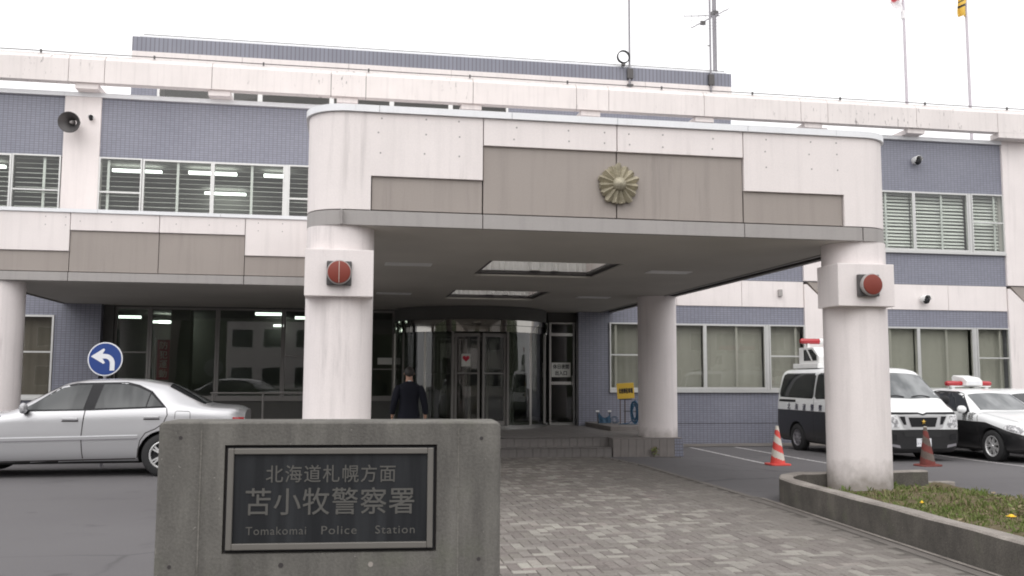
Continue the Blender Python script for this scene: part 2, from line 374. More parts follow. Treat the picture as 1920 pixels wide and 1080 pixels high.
def moved(mb, fn): mb.v = [tuple(fn(*v)) for v in mb.v]; return mb
def ss(t): t = min(1, max(0, t)); return t*t*(3-2*t)
def G(y, x=0):
    b = 0.0 if y < 16 else -.0264*(min(y, 24)-16)
    return b-.1*ss((x-5.8)/2)*ss((y-12)/2.5)*(1-ss((y-16)/8))

# ------------------------------------------------------------------ ground
mb = MB(); ys = [-150, -20, 0, 6, 11]+[12+.5*i for i in range(25)]+[40, 160]
xs = [-150, -20, -8, 0, 5.0, 5.8, 6.2, 6.6, 7, 7.4, 7.8, 9, 16, 30, 150]
vs = [(x, y, G(y, x)) for y in ys for x in xs]; k = len(xs)
mb.add(vs, [(j*k+i, j*k+i+1, (j+1)*k+i+1, (j+1)*k+i) for j in range(len(ys)-1) for i in range(k-1)])
structure('asphalt_ground', mb, 'asphalt')

# unseen wooded rise, added to darken the reflections in the window panes
m = MB(); v = []; nx = 700
for i in range(nx+1):
    x = -140+300*i/nx; h = 9.6+1.2*math.sin(x*.11)+.9*math.sin(x*.37+1)+.7*abs(math.sin(x*.9))+.5*abs(math.sin(x*2.3+1))+random.uniform(-.35, .35)
    v += [(x, -38+2*math.sin(x*.05), -.2), (x, -41, h*.62), (x, -46, h), (x, -70, h+1)]
m.add(v, [(4*i+j, 4*i+j+1, 4*i+j+5, 4*i+j+4) for i in range(nx) for j in range(3)]); structure('reflection_backdrop', m, 'backdrop_green')

# parking bay lines (painted), fall with the lot
def line(x0, y0, x1, y1, wd=.1):
    d = Vector((x1-x0, y1-y0, 0)); L = d.length; d /= L; nrm = Vector((-d.y, d.x, 0))*wd/2; m = MB(); k = 24; v = []
    for i in range(k+1):
        p = Vector((x0, y0, 0))+d*L*i/k
        for s in (-1, 1): q = p+nrm*s; v.append((q.x, q.y, G(q.y, q.x)+.005))
    m.add(v, [(2*i, 2*i+2, 2*i+3, 2*i+1) if d.y > 0 else (2*i, 2*i+1, 2*i+3, 2*i+2) for i in range(k)])
    m.f = [f for f in m.f]; return m
for i, (a, b, c2, d) in enumerate(((8.5, 22.6, 8.1, 17.0), (9.68, 22.6, 9.36, 16.6), (13.42, 22.6, 12.6, 15.6))):
    structure('parking_line', line(c2, d, a, b, .10), 'road_paint')

m = MB(); v = []
for i in range(13):
    x = 6.98+i*1.25; v += [(x, 22.75+.05*math.sin(i), G(22.75, x)+.012), (x, 23.995, G(23.995)+.03)]
m.add(v, [(2*i, 2*i+2, 2*i+3, 2*i+1) for i in range(12)]); structure('wall_apron', m, 'gutter')
# brick paving: herringbone, nearest 300 bricks in view are parts, the rest one joined part
PX0, PX1, PY0, PY1 = -.9, 5.1, 4.3, 18.8
def edge_x(y): return 5.12 if y > 11.4 else 4.70+(y-4.5)*.058
m = MB(); n = 30
v = []
for j in range(n+1):
    y = PY0+(PY1-PY0)*j/n; v += [(PX0-.05, y, G(y)+.004), (PX1+.06, y, G(y)+.004)]
m.add(v, [(2*j, 2*j+1, 2*j+3, 2*j+2) for j in range(n)])
paving = structure('brick_paving', m, 'paving_sand')
m = MB(); v = []
for j in range(41):
    y = 4.3+(11.6-4.3)*j/40; a = min(edge_x(y), 5.04); b = 4.97+(y-4.5)*.055 if y < 10.9 else 5.25; v += [(a, y, G(y)+.0085), (b, y, G(y)+.0085)]
m.add(v, [(2*j, 2*j+1, 2*j+3, 2*j+2) for j in range(40)]); structure('gutter_strip', m, 'gutter')
m = MB(); y = 4.4
while y < 11.3:
    L = 1.0
    xa = lambda q: 4.845+(q-4.5)*.0545
    m.add([(xa(y)-.02, y, G(y)+.0165), (xa(y)+.03, y, G(y)+.0165), (xa(y+L)+.03, y+L-.012, G(y)+.0165), (xa(y+L)-.02, y+L-.012, G(y)+.0165)], [(0, 1, 2, 3)]); y += L
structure('edging_strip', m, 'planter_top')
m = MB(); y = 11.4
while y < 18.5:
    m.box(5.11, 5.20, y, y+.59, G(y)-.05, G(y+.3)+.016); y += .6
structure('paving_edging', m, 'gutter')
bw, bl, gap = .1, .2, .006
def brick_mesh(name):
    m = MB(); hx, hy, c = (bl-gap)/2, (bw-gap)/2, .005
    v = [(-hx, -hy, -.03), (hx, -hy, -.03), (hx, hy, -.03), (-hx, hy, -.03), (-hx, -hy, -c), (hx, -hy, -c), (hx, hy, -c), (-hx, hy, -c), (-hx+c, -hy+c, 0), (hx-c, -hy+c, 0), (hx-c, hy-c, 0), (-hx+c, hy-c, 0)]
    f = [(8, 9, 10, 11)]+[(a+i, a+(i+1) % 4, a+4+(i+1) % 4, a+4+i) for a in (0, 4) for i in range(4)]
    return m.add(v, f)
bproto = brick_mesh('brick').mesh('brick', 'brick')
spots = []
NX, NY = int((PX1-PX0)/bw)+2, int((PY1-PY0)/bw)+2
for cy in range(NY):
    for cx in range(NX):
        ph = (cx-cy) % 4
        if ph == 0: spots.append((PX0+cx*bw+bw, PY0+cy*bw+bw/2, 0))            # lies along x, covers cx, cx+1
        elif ph == 2: spots.append((PX0+cx*bw+bw/2, PY0+cy*bw, 1))  # stands along y, covers cy-1, cy
def spot_ok(x, y): return PX0+.1 < x < edge_x(y)-.08 and PY0+.1 < y < PY1-.12
spots = [s for s in spots if spot_ok(s[0], s[1])]
inv = cam.matrix_world.inverted()
def pix(p):
    q = inv @ Vector(p); f = 1763.586
    return (960-f*q.x/q.z, 540+f*q.y/q.z) if q.z < 0 else (-1, -1)
def seen(s):
    a, b = pix((s[0], s[1], 0)); return 940 < a < 1915 and b < 1078
near = sorted([s for s in spots if seen(s)], key=lambda s: s[1])[:300]; nearset = set(near)
rest = MB(); tmpl = brick_mesh('b')
for s in spots:
    z = G(s[1])+.013+random.uniform(-.0022, .0022); tx, ty = random.uniform(-.012, .012), random.uniform(-.012, .012)
    R = Matrix.Rotation(PI/2 if s[2] else 0, 4, 'Z') @ Matrix.Rotation(tx, 4, 'X') @ Matrix.Rotation(ty*.6, 4, 'Y')
    if s in nearset:
        o = link('brick', bproto, paving, (s[0], s[1], z)); o.rotation_euler = R.to_euler()
    else:
        T = Matrix.Translation((s[0], s[1], z)) @ R
        rest.add([T @ Vector(p) for p in tmpl.v], tmpl.f)
put('bricks', rest, 'brick', paving, kind='stuff')

# ------------------------------------------------------------------ entrance steps and platform
PZ = .30
m = MB(); m.box(-1.6, 6.9, 19.12, 33, -.4, PZ-.012); m.box(-1.6, 5.4, 18.84, 19.12, -.4, .105); m.box(5.42, 6.88, 18.82, 19.12, -.4, PZ-.012)
m.box(-7, -1.6, 22.0, 33, -.4, PZ-.012); m.box(6.9, 14, 24.6, 33, -.4, PZ-.012)
steps = structure('entrance_steps', m, 'tile_step')
f = MB(); f.box(-1.6, 6.9, 19.15, 24.35, PZ-.012, PZ); put('floor_tiles', f, 'tile_floor', steps)
tw = .165
tm = MB(); tm.box(-tw/2+.004, tw/2-.004, -.012, 0, -.0875, .0875); tme = tm.mesh('tile', 'tile_step')
for row, (yy, zc) in enumerate(((18.84, .012), (19.12, .203))):
    for i in range(40):
        x = -1.2+tw*(i+.5)
        if x < 5.36: o = link('tile', tme, steps, (x, yy-.001, zc)); o.rotation_euler = (random.uniform(-.008, .008), 0, 0)
for row, (y0, y1, z) in enumerate(((18.82, 19.12, .105), (19.1, 19.4, PZ))):
    tm = MB(); tm.box(-tw/2+.003, tw/2-.003, y0-18.82, y1-18.82, 0, .012); te = tm.mesh('tile', 'tile_step')
    for i in range(40):
        x = -1.2+tw*(i+.5)
        if x < 5.36: link('tile', te, steps, (x, 18.82-.01, z+(0 if row == 0 else .003)))
pm = MB(); pm.box(-.079, .079, -.012, 0, -.19, .19); pme = pm.mesh('tile', 'tile_plinth')
for i in range(8): link('tile', pme, steps, (5.42+.165*(i+.5), 18.82, .108))
pm = MB(); pm.box(-.04, .04, -.012, 0, -.062, .062); pms = pm.mesh('tile', 'tile_blue')
pme2 = pme
for i in range(3):
    for j in range(3): link('tile', pms, steps, (6.76+.043+.083*(i-.5)*.75, 18.82, -.02+.126*j+.0)).scale = (.72, 1, 1)
pm = MB(); pm.box(5.40, 6.90, 18.80, 19.14, PZ-.010, PZ+.006); put('plinth_cap', pm, 'tile_plinth', steps, bevel=.006)
# tiled pad by the wall
m = MB(); m.box(6.15, 6.96, 21.55, 23.95, PZ, PZ+.105); put('tiled_pad', m, 'tile_plinth', steps, bevel=.005)
m = MB(); m.box(6.96, 7.9, 22.7, 23.95, -.2, PZ+.06); put('tiled_pad', m, 'tile_plinth', steps, bevel=.005)

# ------------------------------------------------------------------ police station building
B = thing('police_station', (3.17, 24.0, -.21), 'two-storey police station with blue-grey tile walls and white concrete bands', 'building')
D = 24.0
PIERS = [(-13.27, -12.44), (-6.87, -6.03), (-.47, .37), (5.93, 6.77), (12.36, 13.19), (18.62, 19.46)]
XL, XR = -13.27, 27.0
def wall(x0, x1, z0, z1, y=D, th=.25, mat='tile_blue', name='tile_wall', bev=0): return put(name, MB().box(x0, x1, y, y+th, z0, z1), mat, B, bevel=bev)
# right wing ground floor
wall(6.0, XR, -.5, 1.24); wall(6.0, 6.83, 1.24, 3.0); wall(6.0, XR, 3.0, 3.48)
wall(12.36, 13.19, 1.24, 3.0); wall(18.6, XR, 1.24, 3.0)
put('tile_joint', MB().box(6.97, 18.6, D-.004, D, .343, .356), 'joint_dark', B)
# white band panels with joints
xs = [6.0, 8.7, 10.55, 12.355]
for a, b in zip(xs, xs[1:]): put('white_panel', MB().box(a+.006, b-.006, D-.03, D+.2, 3.485, 4.19), 'concrete_white', B, bevel=.004)
xs = [13.195, 15.0, 16.75, 18.61]
for a, b in zip(xs, xs[1:]): put('white_panel', MB().box(a+.006, b-.006, D-.03, D+.2, 3.485, 4.19), 'concrete_white', B, bevel=.004)
put('white_panel', MB().box(19.47, XR, D-.03, D+.2, 3.485, 4.19), 'concrete_white', B)
put('band_backing', MB().box(6.0, XR, D+.21, D+.25, 3.48, 4.2), 'joint_dark', B)
# second floor walls
wall(6.0, XR, 4.2, 5.08); wall(XL, 6.0, 3.4, 5.0)
wall(XL, XR, 6.86, 8.33)
# left wing ground floor
wall(-6.87, -5.83, -.5, 3.4); wall(XL, -6.87, -.5, .95); wall(XL, -6.87, 2.98, 3.4)
# piers
for i, (a, b) in enumerate(PIERS):
    zs = (4.22, 8.55) if i in (4, 5) else (3.5, 8.34)
    put('concrete_pier', MB().box(a, b, D-.07, D+.3, zs[0], zs[1]), 'concrete_white', B, bevel=.008)
    if i in (4, 5):
        put('concrete_pier', MB().prism([(a, -.4), (b, -.4), (b, 3.35), (b, 3.45), (a+.08, 4.13), (a, 4.13)], D-.07, D+.3), 'concrete_white', B, bevel=.006)
        put('pier_wedge', MB().prism([(a+.115, 4.2), (b, 4.2), (b, 3.48)], D-.03, D+.3), 'brown_panel', B)  # brown triangular wedge beside the slanted pier top
# copings and sills
def seg_strip(name, x0, x1, y0, y1, z0, z1, mat, step=1.6):
    n = max(1, round((x1-x0)/step)); w_ = (x1-x0)/n
    for i in range(n): put(name, MB().box(x0+i*w_+.003, x0+(i+1)*w_-.003, y0, y1, z0, z1), mat, B)
seg_strip('wall_coping', XL, 18.62, D-.09, D+.4, 8.335, 8.44, 'coping_metal', 3.2)
for a, b in ((6.82, 12.36), (13.19, 18.62)):
    put('window_sill', MB().box(a, b, D-.07, D+.1, 1.165, 1.235), 'aluminium', B)
    put('window_sill', MB().box(a, b, D-.09, D+.1, 5.085, 5.15), 'aluminium', B)
put('window_sill', MB().box(-12, -6.87, D-.07, D+.1, .96, 1.02), 'aluminium', B)
put('window_sill', MB().box(-6.03, -.47, D-.09, D+.1, 4.95, 5.02), 'aluminium', B)

# windows: each light is a part with frame > pane, blind / slats
FR = .045
slat_cache = {}
def slats(par, x0, x1, z0, z1, y, pitch, tilt, depth=.075, upto=1.0):
    key = (round(x1-x0, 3), tilt)
    if key not in slat_cache:
        m = MB(); L = (x1-x0)/2; c, s = math.cos(tilt)*depth/2, math.sin(tilt)*depth/2
        m.add([(-L, -c, -s), (L, -c, -s), (L, c, s), (-L, c, s), (-L, -c, -s+.004), (L, -c, -s+.004), (L, c, s+.004), (-L, c, s+.004)],
              [(0, 3, 2, 1), (4, 5, 6, 7), (0, 1, 5, 4), (1, 2, 6, 5), (2, 3, 7, 6), (3, 0, 4, 7)])
        slat_cache[key] = m.mesh('slat', 'slat')
    o = par['_o']; z = z1-.06
    while z > z0+.03:
        link('slat', slat_cache[key], par, ((x0+x1)/2-o[0], y-o[1], z-o[2]+random.uniform(-.004, .004))).rotation_euler = (random.uniform(-.05, .05), random.uniform(-.002, .002), 0); z -= pitch
def window(x0, x1, z0, z1, y=D, rail=None, mode='slat', g='glass', pitch=.118, tilt=.35, fr=FR, mat='aluminium', stile=None, out=.0):
    m = MB(); ya, yb = y-.02-out, y+.06-out
    m.box(x0, x0+fr, ya, yb, z0, z1); m.box(x1-fr, x1, ya, yb, z0, z1); m.box(x0+fr, x1-fr, ya, yb, z1-fr, z1); m.box(x0+fr, x1-fr, ya, yb, z0, z0+fr*1.5)
    if rail: m.box(x0+fr, x1-fr, ya+.01, yb-.01, rail-.018, rail+.018)
    if stile: m.box(stile-.03, stile+.03, y+.075, y+.10, z0+fr, z1-fr)
    p = put('window', m, mat, B); p['_o'] = B['_o']
    put('pane', MB().box(x0+fr, x1-fr, y+.018-out, y+.024-out, z0+fr*1.5, z1-fr), g, p)
    if mode == 'slat': slats(p, x0+.02, x1-.02, z0, z1, y+.20, pitch, tilt)
    elif mode in ('cloth', 'dark'):
        mm = MB(); n = 18
        v = []
        for i in range(n+1):
            xx = x0+.02+(x1-x0-.04)*i/n; v += [(xx, y+.22+.012*math.sin(i*1.9), z0+.03), (xx, y+.22+.012*math.sin(i*1.9), z1-.02)]
        mm.add(v, [(2*i, 2*i+2, 2*i+3, 2*i+1) for i in range(n)]); put('blind', mm, 'blind_cloth' if mode == 'cloth' else 'curtain_dark', p, smooth=True)
    return p
def bay(x0, x1, z0, z1, rail, **k):
    L = x1-x0; a = [x0, x0+.18*L, x0+.2*L, x0+.485*L, x0+.795*L, x0+.815*L, x1]
    window(a[0], a[1], z0, z1, rail=rail, fr=.035, stile=a[0]+.2, out=.03, **k)
    window(a[1]+.01, a[3]-.03, z0, z1, stile=(a[1]+a[3])/2-.02, **k); window(a[3]-.03+.002, a[4], z0, z1, stile=(a[3]+a[4])/2+.05, **k)
    window(a[4]+.09, a[6], z0, z1, rail=rail, fr=.035, stile=a[6]-.22, out=.03, **k)
    put('mullion', MB().box(a[4]+.004, a[4]+.086, D-.03, D+.08, z0, z1), 'aluminium', B)
bay(-6.03, -.47, 5.03, 6.86, 6.0, mode='slat', pitch=.122, tilt=.28)
window(-8.0, -6.9, 5.03, 6.86, rail=6.0, fr=.035, stile=-7.3, out=.03); window(-9.6, -8.02, 5.03, 6.86)
bay(13.19, 18.62, 5.15, 6.86, 6.03, mode='slat', pitch=.098, tilt=.95)
bay(6.83, 12.36, 1.24, 3.0, 2.15, mode='cloth', g='glass_dim'); bay(13.19, 18.62, 1.24, 3.0, 2.15, mode='cloth', g='glass_dim')
wall(XL, -9.62, 5.0, 6.86); wall(.37, 6.0, 5.0, 6.86); wall(6.0, 13.19, 5.08, 6.86); wall(19.46, XR, 5.08, 6.86)
window(-8.15, -6.88, 1.02, 2.98, rail=2.1, mode='dark', g='glass_dim', stile=-8.0); window(-9.6, -8.17, 1.02, 2.98, mode='dark', g='glass_dim'); wall(XL, -9.62, .95, 2.98)

# recessed glazing beside the entrance
RY = 24.4
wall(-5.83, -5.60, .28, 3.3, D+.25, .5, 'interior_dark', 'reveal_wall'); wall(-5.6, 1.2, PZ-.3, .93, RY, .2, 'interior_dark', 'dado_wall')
put('window_sill', MB().box(-5.6, 1.25, RY-.05, RY+.1, .932, .985), 'aluminium_dark', B)
gm = [-5.6, -4.78, -3.17, -1.57, -.02, 1.22]
for i, (a, b) in enumerate(zip(gm, gm[1:])):
    window(a+.004, b-.004, .985, 3.235, RY, rail={0: 2.12, 3: 2.05, 4: 1.74}.get(i), mode='none', g='glass_bronze', fr=.05, mat='aluminium_dark')
# glazed wall behind the round vestibule, and the side door
for a, b in ((1.25, 2.05), (4.35, 5.26)): window(a, b, PZ, 3.235, RY+.3, mode='none', g='glass_bronze', fr=.05, mat='aluminium_dark')
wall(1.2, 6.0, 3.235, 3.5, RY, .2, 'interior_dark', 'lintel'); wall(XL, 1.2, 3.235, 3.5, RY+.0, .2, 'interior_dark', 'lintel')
dr = MB(); dx0, dx1 = 5.29, 6.0
dr.box(dx0, dx0+.05, RY-.06, RY, PZ, 3.0); dr.box(dx1-.07, dx1, RY-.06, RY, PZ, 3.0); dr.box(dx0+.05, dx1-.07, RY-.06, RY, 2.64, 2.72); dr.box(dx0+.05, dx1-.07, RY-.06, RY, 2.96, 3.0)
dr.box(dx0+.05, dx1-.07, RY-.05, RY-.01, 1.36, 1.44); dr.box(dx0+.05, dx1-.07, RY-.05, RY-.01, PZ, PZ+.07)
door = put('side_door', dr, 'steel', B); door['_o'] = B['_o']
put('pane', MB().box(dx0+.05, dx1-.07, RY-.032, RY-.026, PZ+.07, 1.36), 'glass_bronze', door); put('pane', MB().box(dx0+.05, dx1-.07, RY-.032, RY-.026, 1.44, 2.64), 'glass_bronze', door)
put('pane', MB().box(dx0+.05, dx1-.07, RY-.032, RY-.026, 2.72, 2.96), 'glass', door); put('handle', MB().tube([(dx1-.1, RY-.09, 1.3), (dx1-.1, RY-.09, 1.6)], .012), 'steel', door)
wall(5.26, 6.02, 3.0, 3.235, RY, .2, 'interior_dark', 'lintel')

# interior shell
wall(XL, XR, 0, 3.4, 31, .2, 'interior_wall', 'inner_wall'); wall(XL, XR, 3.6, 8.2, 29.6, .2, 'interior_wall', 'inner_wall')
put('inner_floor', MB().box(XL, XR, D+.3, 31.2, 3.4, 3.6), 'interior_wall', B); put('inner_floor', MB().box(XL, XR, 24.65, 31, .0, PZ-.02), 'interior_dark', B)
put('roof_slab', MB().box(XL, XR, D+.26, 36, 7.2, 8.3), 'interior_wall', B)
put('inner_wall', MB().box(-7.6, -7.5, 24.9, 31, .2, 3.4), 'interior_dark', B); put('inner_wall', MB().box(6.05, 6.2, 24.7, 31, .2, 3.4), 'interior_dark', B)
put('outer_wall', MB().box(XL-.2, XL, D, 36, -.4, 8.3), 'tile_blue', B); put('outer_wall', MB().box(XR, XR+.2, D, 36, -.4, 8.3), 'tile_blue', B)
put('counter', MB().box(-5.2, 1.0, 27.2, 27.7, .28, 1.35), 'interior_wall', B); put('inner_column', MB().box(-4.6, -4.1, 26.2, 26.7, .28, 3.4), 'interior_wall', B)
put('inner_wall', MB().box(1.6, 5.0, 28.5, 28.6, .28, 3.4), 'interior_dark', B)
tubes = []
for x, y, L in ((-6.0, 27.2, .85), (-5.45, 29.4, .5), (-5.05, 29.4, .9), (-4.95, 30.6, .3), (-2.0, 25.1, .66), (-2.1, 30.6, .35), (-1.25, 26.5, .3)): tubes.append((x, y, 3.12, L))
for x, y, L in ((-5.66, 26.4, 1.26), (-3.68, 26.3, 1.26), (-3.7, 29.2, 1.2), (-2.0, 26.3, .65), (-9.3, 26.5, .6)): tubes.append((x, y, 7.02, L))
for x in (9.2, 15.5, 17.0): tubes.append((x, 24.5, 2.93, .6))
for x, y, z, L in tubes:
    put('ceiling_light', MB().box(x-L/2, x+L/2, y-.06, y+.06, z, z+.07), 'tube_light', B)

# roof beam on piers, cross beams, lightning cable
sx = [-13.27, -9.9, -6.72, -5.9, -3.4, -.51, .36, 3.1, 5.85, 6.73, 9.4, 12.2, 13.0, 15.7, 18.25, 19.46]
for a, b in zip(sx, sx[1:]):
    p = [(23.55, 8.59), (23.80, 8.59), (23.80, 9.30), (23.68, 9.30), (23.55, 9.15)]
    g = .007 if (b-a) < 1 or True else .002
    put('roof_beam', MB().prism(p, a+g, b-g, 'x'), 'concrete_beam', B)
put('beam_core', MB().box(-13.2, 19.4, 23.60, 23.78, 8.62, 9.14), 'joint_dark', B)
put('beam_end_pier', MB().box(18.27, 19.46, 23.552, 23.93, 8.44, 8.588), 'concrete_beam', B)
for cx in (-9.6, -6.31, -3.22, -.1, 3.07, 6.25, 9.43, 12.6, 15.72):
    put('cross_beam', MB().box(cx-.265, cx+.265, 23.62, 29.2, 8.445, 8.588), 'concrete_white', B, bevel=.01)
cb = MB(); pts = [(-13+i*1.3, 23.62, 9.325+.004*math.sin(i*2.1)) for i in range(26)]; cb.tube(pts, .012, 6)
for i in range(13): cb.box(-12.6+i*2.6, -12.56+i*2.6, 23.6, 23.64, 9.28, 9.36)
put('lightning_cable', cb, 'dark_metal', B)
# penthouse storey set back on the roof
PYF = 29.0
put('penthouse_wall', MB().box(-6.5, -5.75, PYF, PYF+.2, 8.3, 10.85), 'tile_blue', B); put('penthouse_wall', MB().box(4.95, 12.5, PYF, PYF+.2, 8.3, 10.85), 'tile_blue', B)
put('penthouse_wall', MB().box(-5.75, 4.95, PYF, PYF+.2, 8.3, 9.1), 'tile_blue', B); put('penthouse_wall', MB().box(-5.75, 4.95, PYF+.02, PYF+.2, 10.3, 10.85), 'tile_blue', B)
put('penthouse_wall', MB().box(-6.5, -6.3, PYF+.2, 36, 8.3, 10.85), 'tile_blue', B); put('penthouse_wall', MB().box(12.3, 12.5, PYF+.2, 36, 8.3, 10.85), 'tile_blue', B)
put('penthouse_roof', MB().box(-6.5, 12.5, PYF, 36, 10.86, 10.9), 'concrete_white', B)
for a, b in zip([-6.5, -3.3, -.1, 3.1, 6.3, 9.5], [-3.3, -.1, 3.1, 6.3, 9.5, 12.5]): put('penthouse_band', MB().box(a+.005, b-.005, PYF-.12, PYF+.2, 10.905, 11.235), 'concrete_white', B)
put('penthouse_parapet', MB().box(-6.5, 12.5, PYF-.1, 36, 11.24, 11.69), 'tile_penthouse', B)
put('penthouse_coping', MB().box(-6.3, 12.35, PYF-.05, 35.9, 11.695, 11.76), 'coping_metal', B); put('lightning_cable', MB().tube([(-6.2, PYF, 11.80), (3, PYF, 11.80), (12.3, PYF, 11.80)], .012, 6), 'dark_metal', B)
pw = [-5.75, -3.6, -2.75, -.6, 1.25, 3.1, 4.95]
for a, b in zip(pw, pw[1:]): window(a, b, 9.1, 10.3, PYF, mode='none', fr=.07, g='glass_dim', mat='white_plastic')
put('inner_wall', MB().box(-6, 12, PYF+2.4, PYF+2.5, 8.3, 10.85), 'interior_wall', B)

# ------------------------------------------------------------------ entrance canopy (porch)
K = thing('entrance_canopy', (3.2, 15, 0), 'deep flat-roofed entrance porch with stepped white and brown fascia on round pillars', 'canopy')
Y0, XA, XB, RC = 10.88, -.49, 6.93, .46
def arc_path(off):
    """plan outline of the front from the left side round to the right side, offset outwards by off"""
    a, b, y, r = XA-off, XB+off, Y0-off, RC+off; L = []
    L.append((a, 18.34))
    for i in range(13): t_ = PI+PI/2*i/12; L.append((a+r+r*math.cos(t_), y+r+r*math.sin(t_)))
    R_ = [(XA+XB-px, py) for px, py in L[::-1]]; R_[-1] = (b, D-.01)
    return L, R_
def sheet(path, z0, z1, th):
    """vertical wall of thickness th behind a plan path (outside on the left when walking... outward normal -y at the front)"""
    m = MB(); n = len(path); inn = []
    for i, p in enumerate(path):
        a = Vector(path[max(i-1, 0)]); b = Vector(path[min(i+1, n-1)]); d = (b-a).normalized(); inn.append((p[0]-d.y*th, p[1]+d.x*th))
    v = [(x, y, z0) for x, y in path]+[(x, y, z1) for x, y in path]+[(x, y, z0) for x, y in inn]+[(x, y, z1) for x, y in inn]
    f = []
    for i in range(n-1):
        f += [(i, i+1, n+i+1, n+i), (2*n+i+1, 2*n+i, 3*n+i, 3*n+i+1), (n+i, n+i+1, 3*n+i+1, 3*n+i), (i+1, i, 2*n+i, 2*n+i+1)]
    f += [(0, n, 3*n, 2*n), (n-1, 2*n+n-1, 3*n+n-1, n+n-1)]
    return m.add(v, f)
Lp, Rp = arc_path(0)
def canopy_panel(name, m, mat, smooth=False, bev=.004): return put(name, m, mat, K, smooth=smooth, bevel=bev)
ZS, ZR, ZL, ZT, ZC, ZC2 = 3.265, 3.442, 3.85, 4.27, 4.60, 4.68
x1, x2, x3, xm = .245, 1.56, 4.845, 3.21; x4 = XA+XB-x1
# white panels (the corner panels wrap round the corner)
m = sheet(Lp+[(x1, Y0)], ZR+.006, ZC-.004, .08); m.box(x1, x2-.006, Y0, Y0+.08, ZL, ZC-.004); put('white_panel', m, 'concrete_white', K, smooth=50)
m = sheet([(x4, Y0)]+Rp, ZR+.006, ZC-.004, .08); m.box(x3+.006, x4, Y0, Y0+.08, ZL, ZC-.004); put('white_panel', m, 'concrete_white', K, smooth=50)
for a, b in ((x2, xm), (xm, x3)): canopy_panel('white_panel', MB().box(a+.006, b-.006, Y0, Y0+.08, ZT, ZC-.004), 'concrete_white')
# brown recessed panels
for a, b, z in ((x1+.012, x2-.008, ZL-.004), (x2+.008, xm-.007, ZT-.004), (xm+.007, x3-.008, ZT-.004), (x3+.008, x4-.012, ZL-.004)):
    canopy_panel('brown_panel', MB().box(a, b, Y0+.035, Y0+.09, ZR+.012, z), 'brown_panel')
# grey bottom band
put('bottom_band', sheet(Lp[:-2]+[Lp[-2], (-.10, Y0+.0005)], ZS, ZR-.006, .08), 'band_grey', K, smooth=50)
for a, b in ((-.09, x2), (x2+.0, x3), (x3, 6.44)): canopy_panel('bottom_band', MB().box(a+.005, b-.005, Y0, Y0+.08, ZS, ZR-.006), 'band_grey')
put('bottom_band', sheet([(6.45, Y0+.0005)]+Rp[1:], ZS, ZR-.006, .08), 'band_grey', K, smooth=50)
# dark backing
Lb, Rb = arc_path(-.085)
put('joint_backing', sheet(Lb+Rb, ZS+.01, ZC-.01, .03), 'joint_dark', K)
# metal coping
Lc, Rc = arc_path(.035)
cx_ = [Lc[-1], (.07, Y0-.035)]
put('metal_coping', sheet(Lc+[(.05, Y0-.035)], ZC, ZC2, .30), 'coping_metal', K, smooth=50)
for a, b in ((.05, .33), (.33, 1.9), (1.9, xm), (xm, 4.9), (4.9, 6.1)): put('metal_coping', MB().box(a+.003, b-.003, Y0-.035, Y0+.265, ZC, ZC2), 'coping_metal', K)
put('metal_coping', sheet([(6.1, Y0-.035)]+Rc, ZC, ZC2, .30), 'coping_metal', K, smooth=50)
# form-tie holes
m = MB()
for xs_, zz in (((.34, .86, 1.28), (4.54, 4.36, 4.13)), ((1.95, 2.62, 3.06, 3.38, 3.8, 4.45), (4.50, 4.36)), ((5.15, 5.75, 6.12), (4.52, 4.36, 4.16))):
    for a in xs_:
        for z in zz: m.cyl((a+random.uniform(-.02, .02), 0, z+random.uniform(-.01, .01)), .011, Y0-.002, Y0+.01, 8, 'y')
put('tie_holes', m, 'band_grey', K, kind='stuff')
# soffit with two skylight openings
SK = [(2.10, 4.20, 13.86, 15.88), (2.10, 4.10, 18.64, 20.62)]
m = MB(); a, b = XA+.07, XB-.36
ycuts = [Y0+.10, SK[0][2], SK[0][3], SK[1][2], SK[1][3], 24.38]
for i in range(5):
    if i in (1, 3):
        s = SK[i//2]; m.box(a, s[0], ycuts[i], ycuts[i+1], ZS+.002, ZS+.03); m.box(s[1], b, ycuts[i], ycuts[i+1], ZS+.002, ZS+.03)
    else: m.box(a, b, max(ycuts[i], Y0+.42), ycuts[i+1], ZS+.002, ZS+.03)
m.box(a+.33, b, Y0+.09, Y0+.42, ZS+.002, ZS+.03); sof = put('soffit', m, 'soffit', K)
put('soffit_edge', MB().box(XB-.36, XB-.30, Y0+.5, D-.02, ZS-.012, ZS+.04), 'aluminium_dark', K)
put('soffit', MB().box(XB-.30, XB-.08, Y0+.5, D-.02, ZS+.06, ZS+.09), 'soffit', K)
m = MB()
for i in range(5):
    y0_, y1_ = ycuts[i], ycuts[i+1]
    if i in (1, 3):
        s = SK[i//2]; m.box(XA+.1, s[0]-.02, y0_, y1_, 4.42, 4.5); m.box(s[1]+.02, XB-.1, y0_, y1_, 4.42, 4.5)
    else: m.box(XA+.1, XB-.1, max(y0_, Y0+.48), min(y1_, D), 4.42, 4.5)
put('canopy_roof', m, 'concrete_white', K)
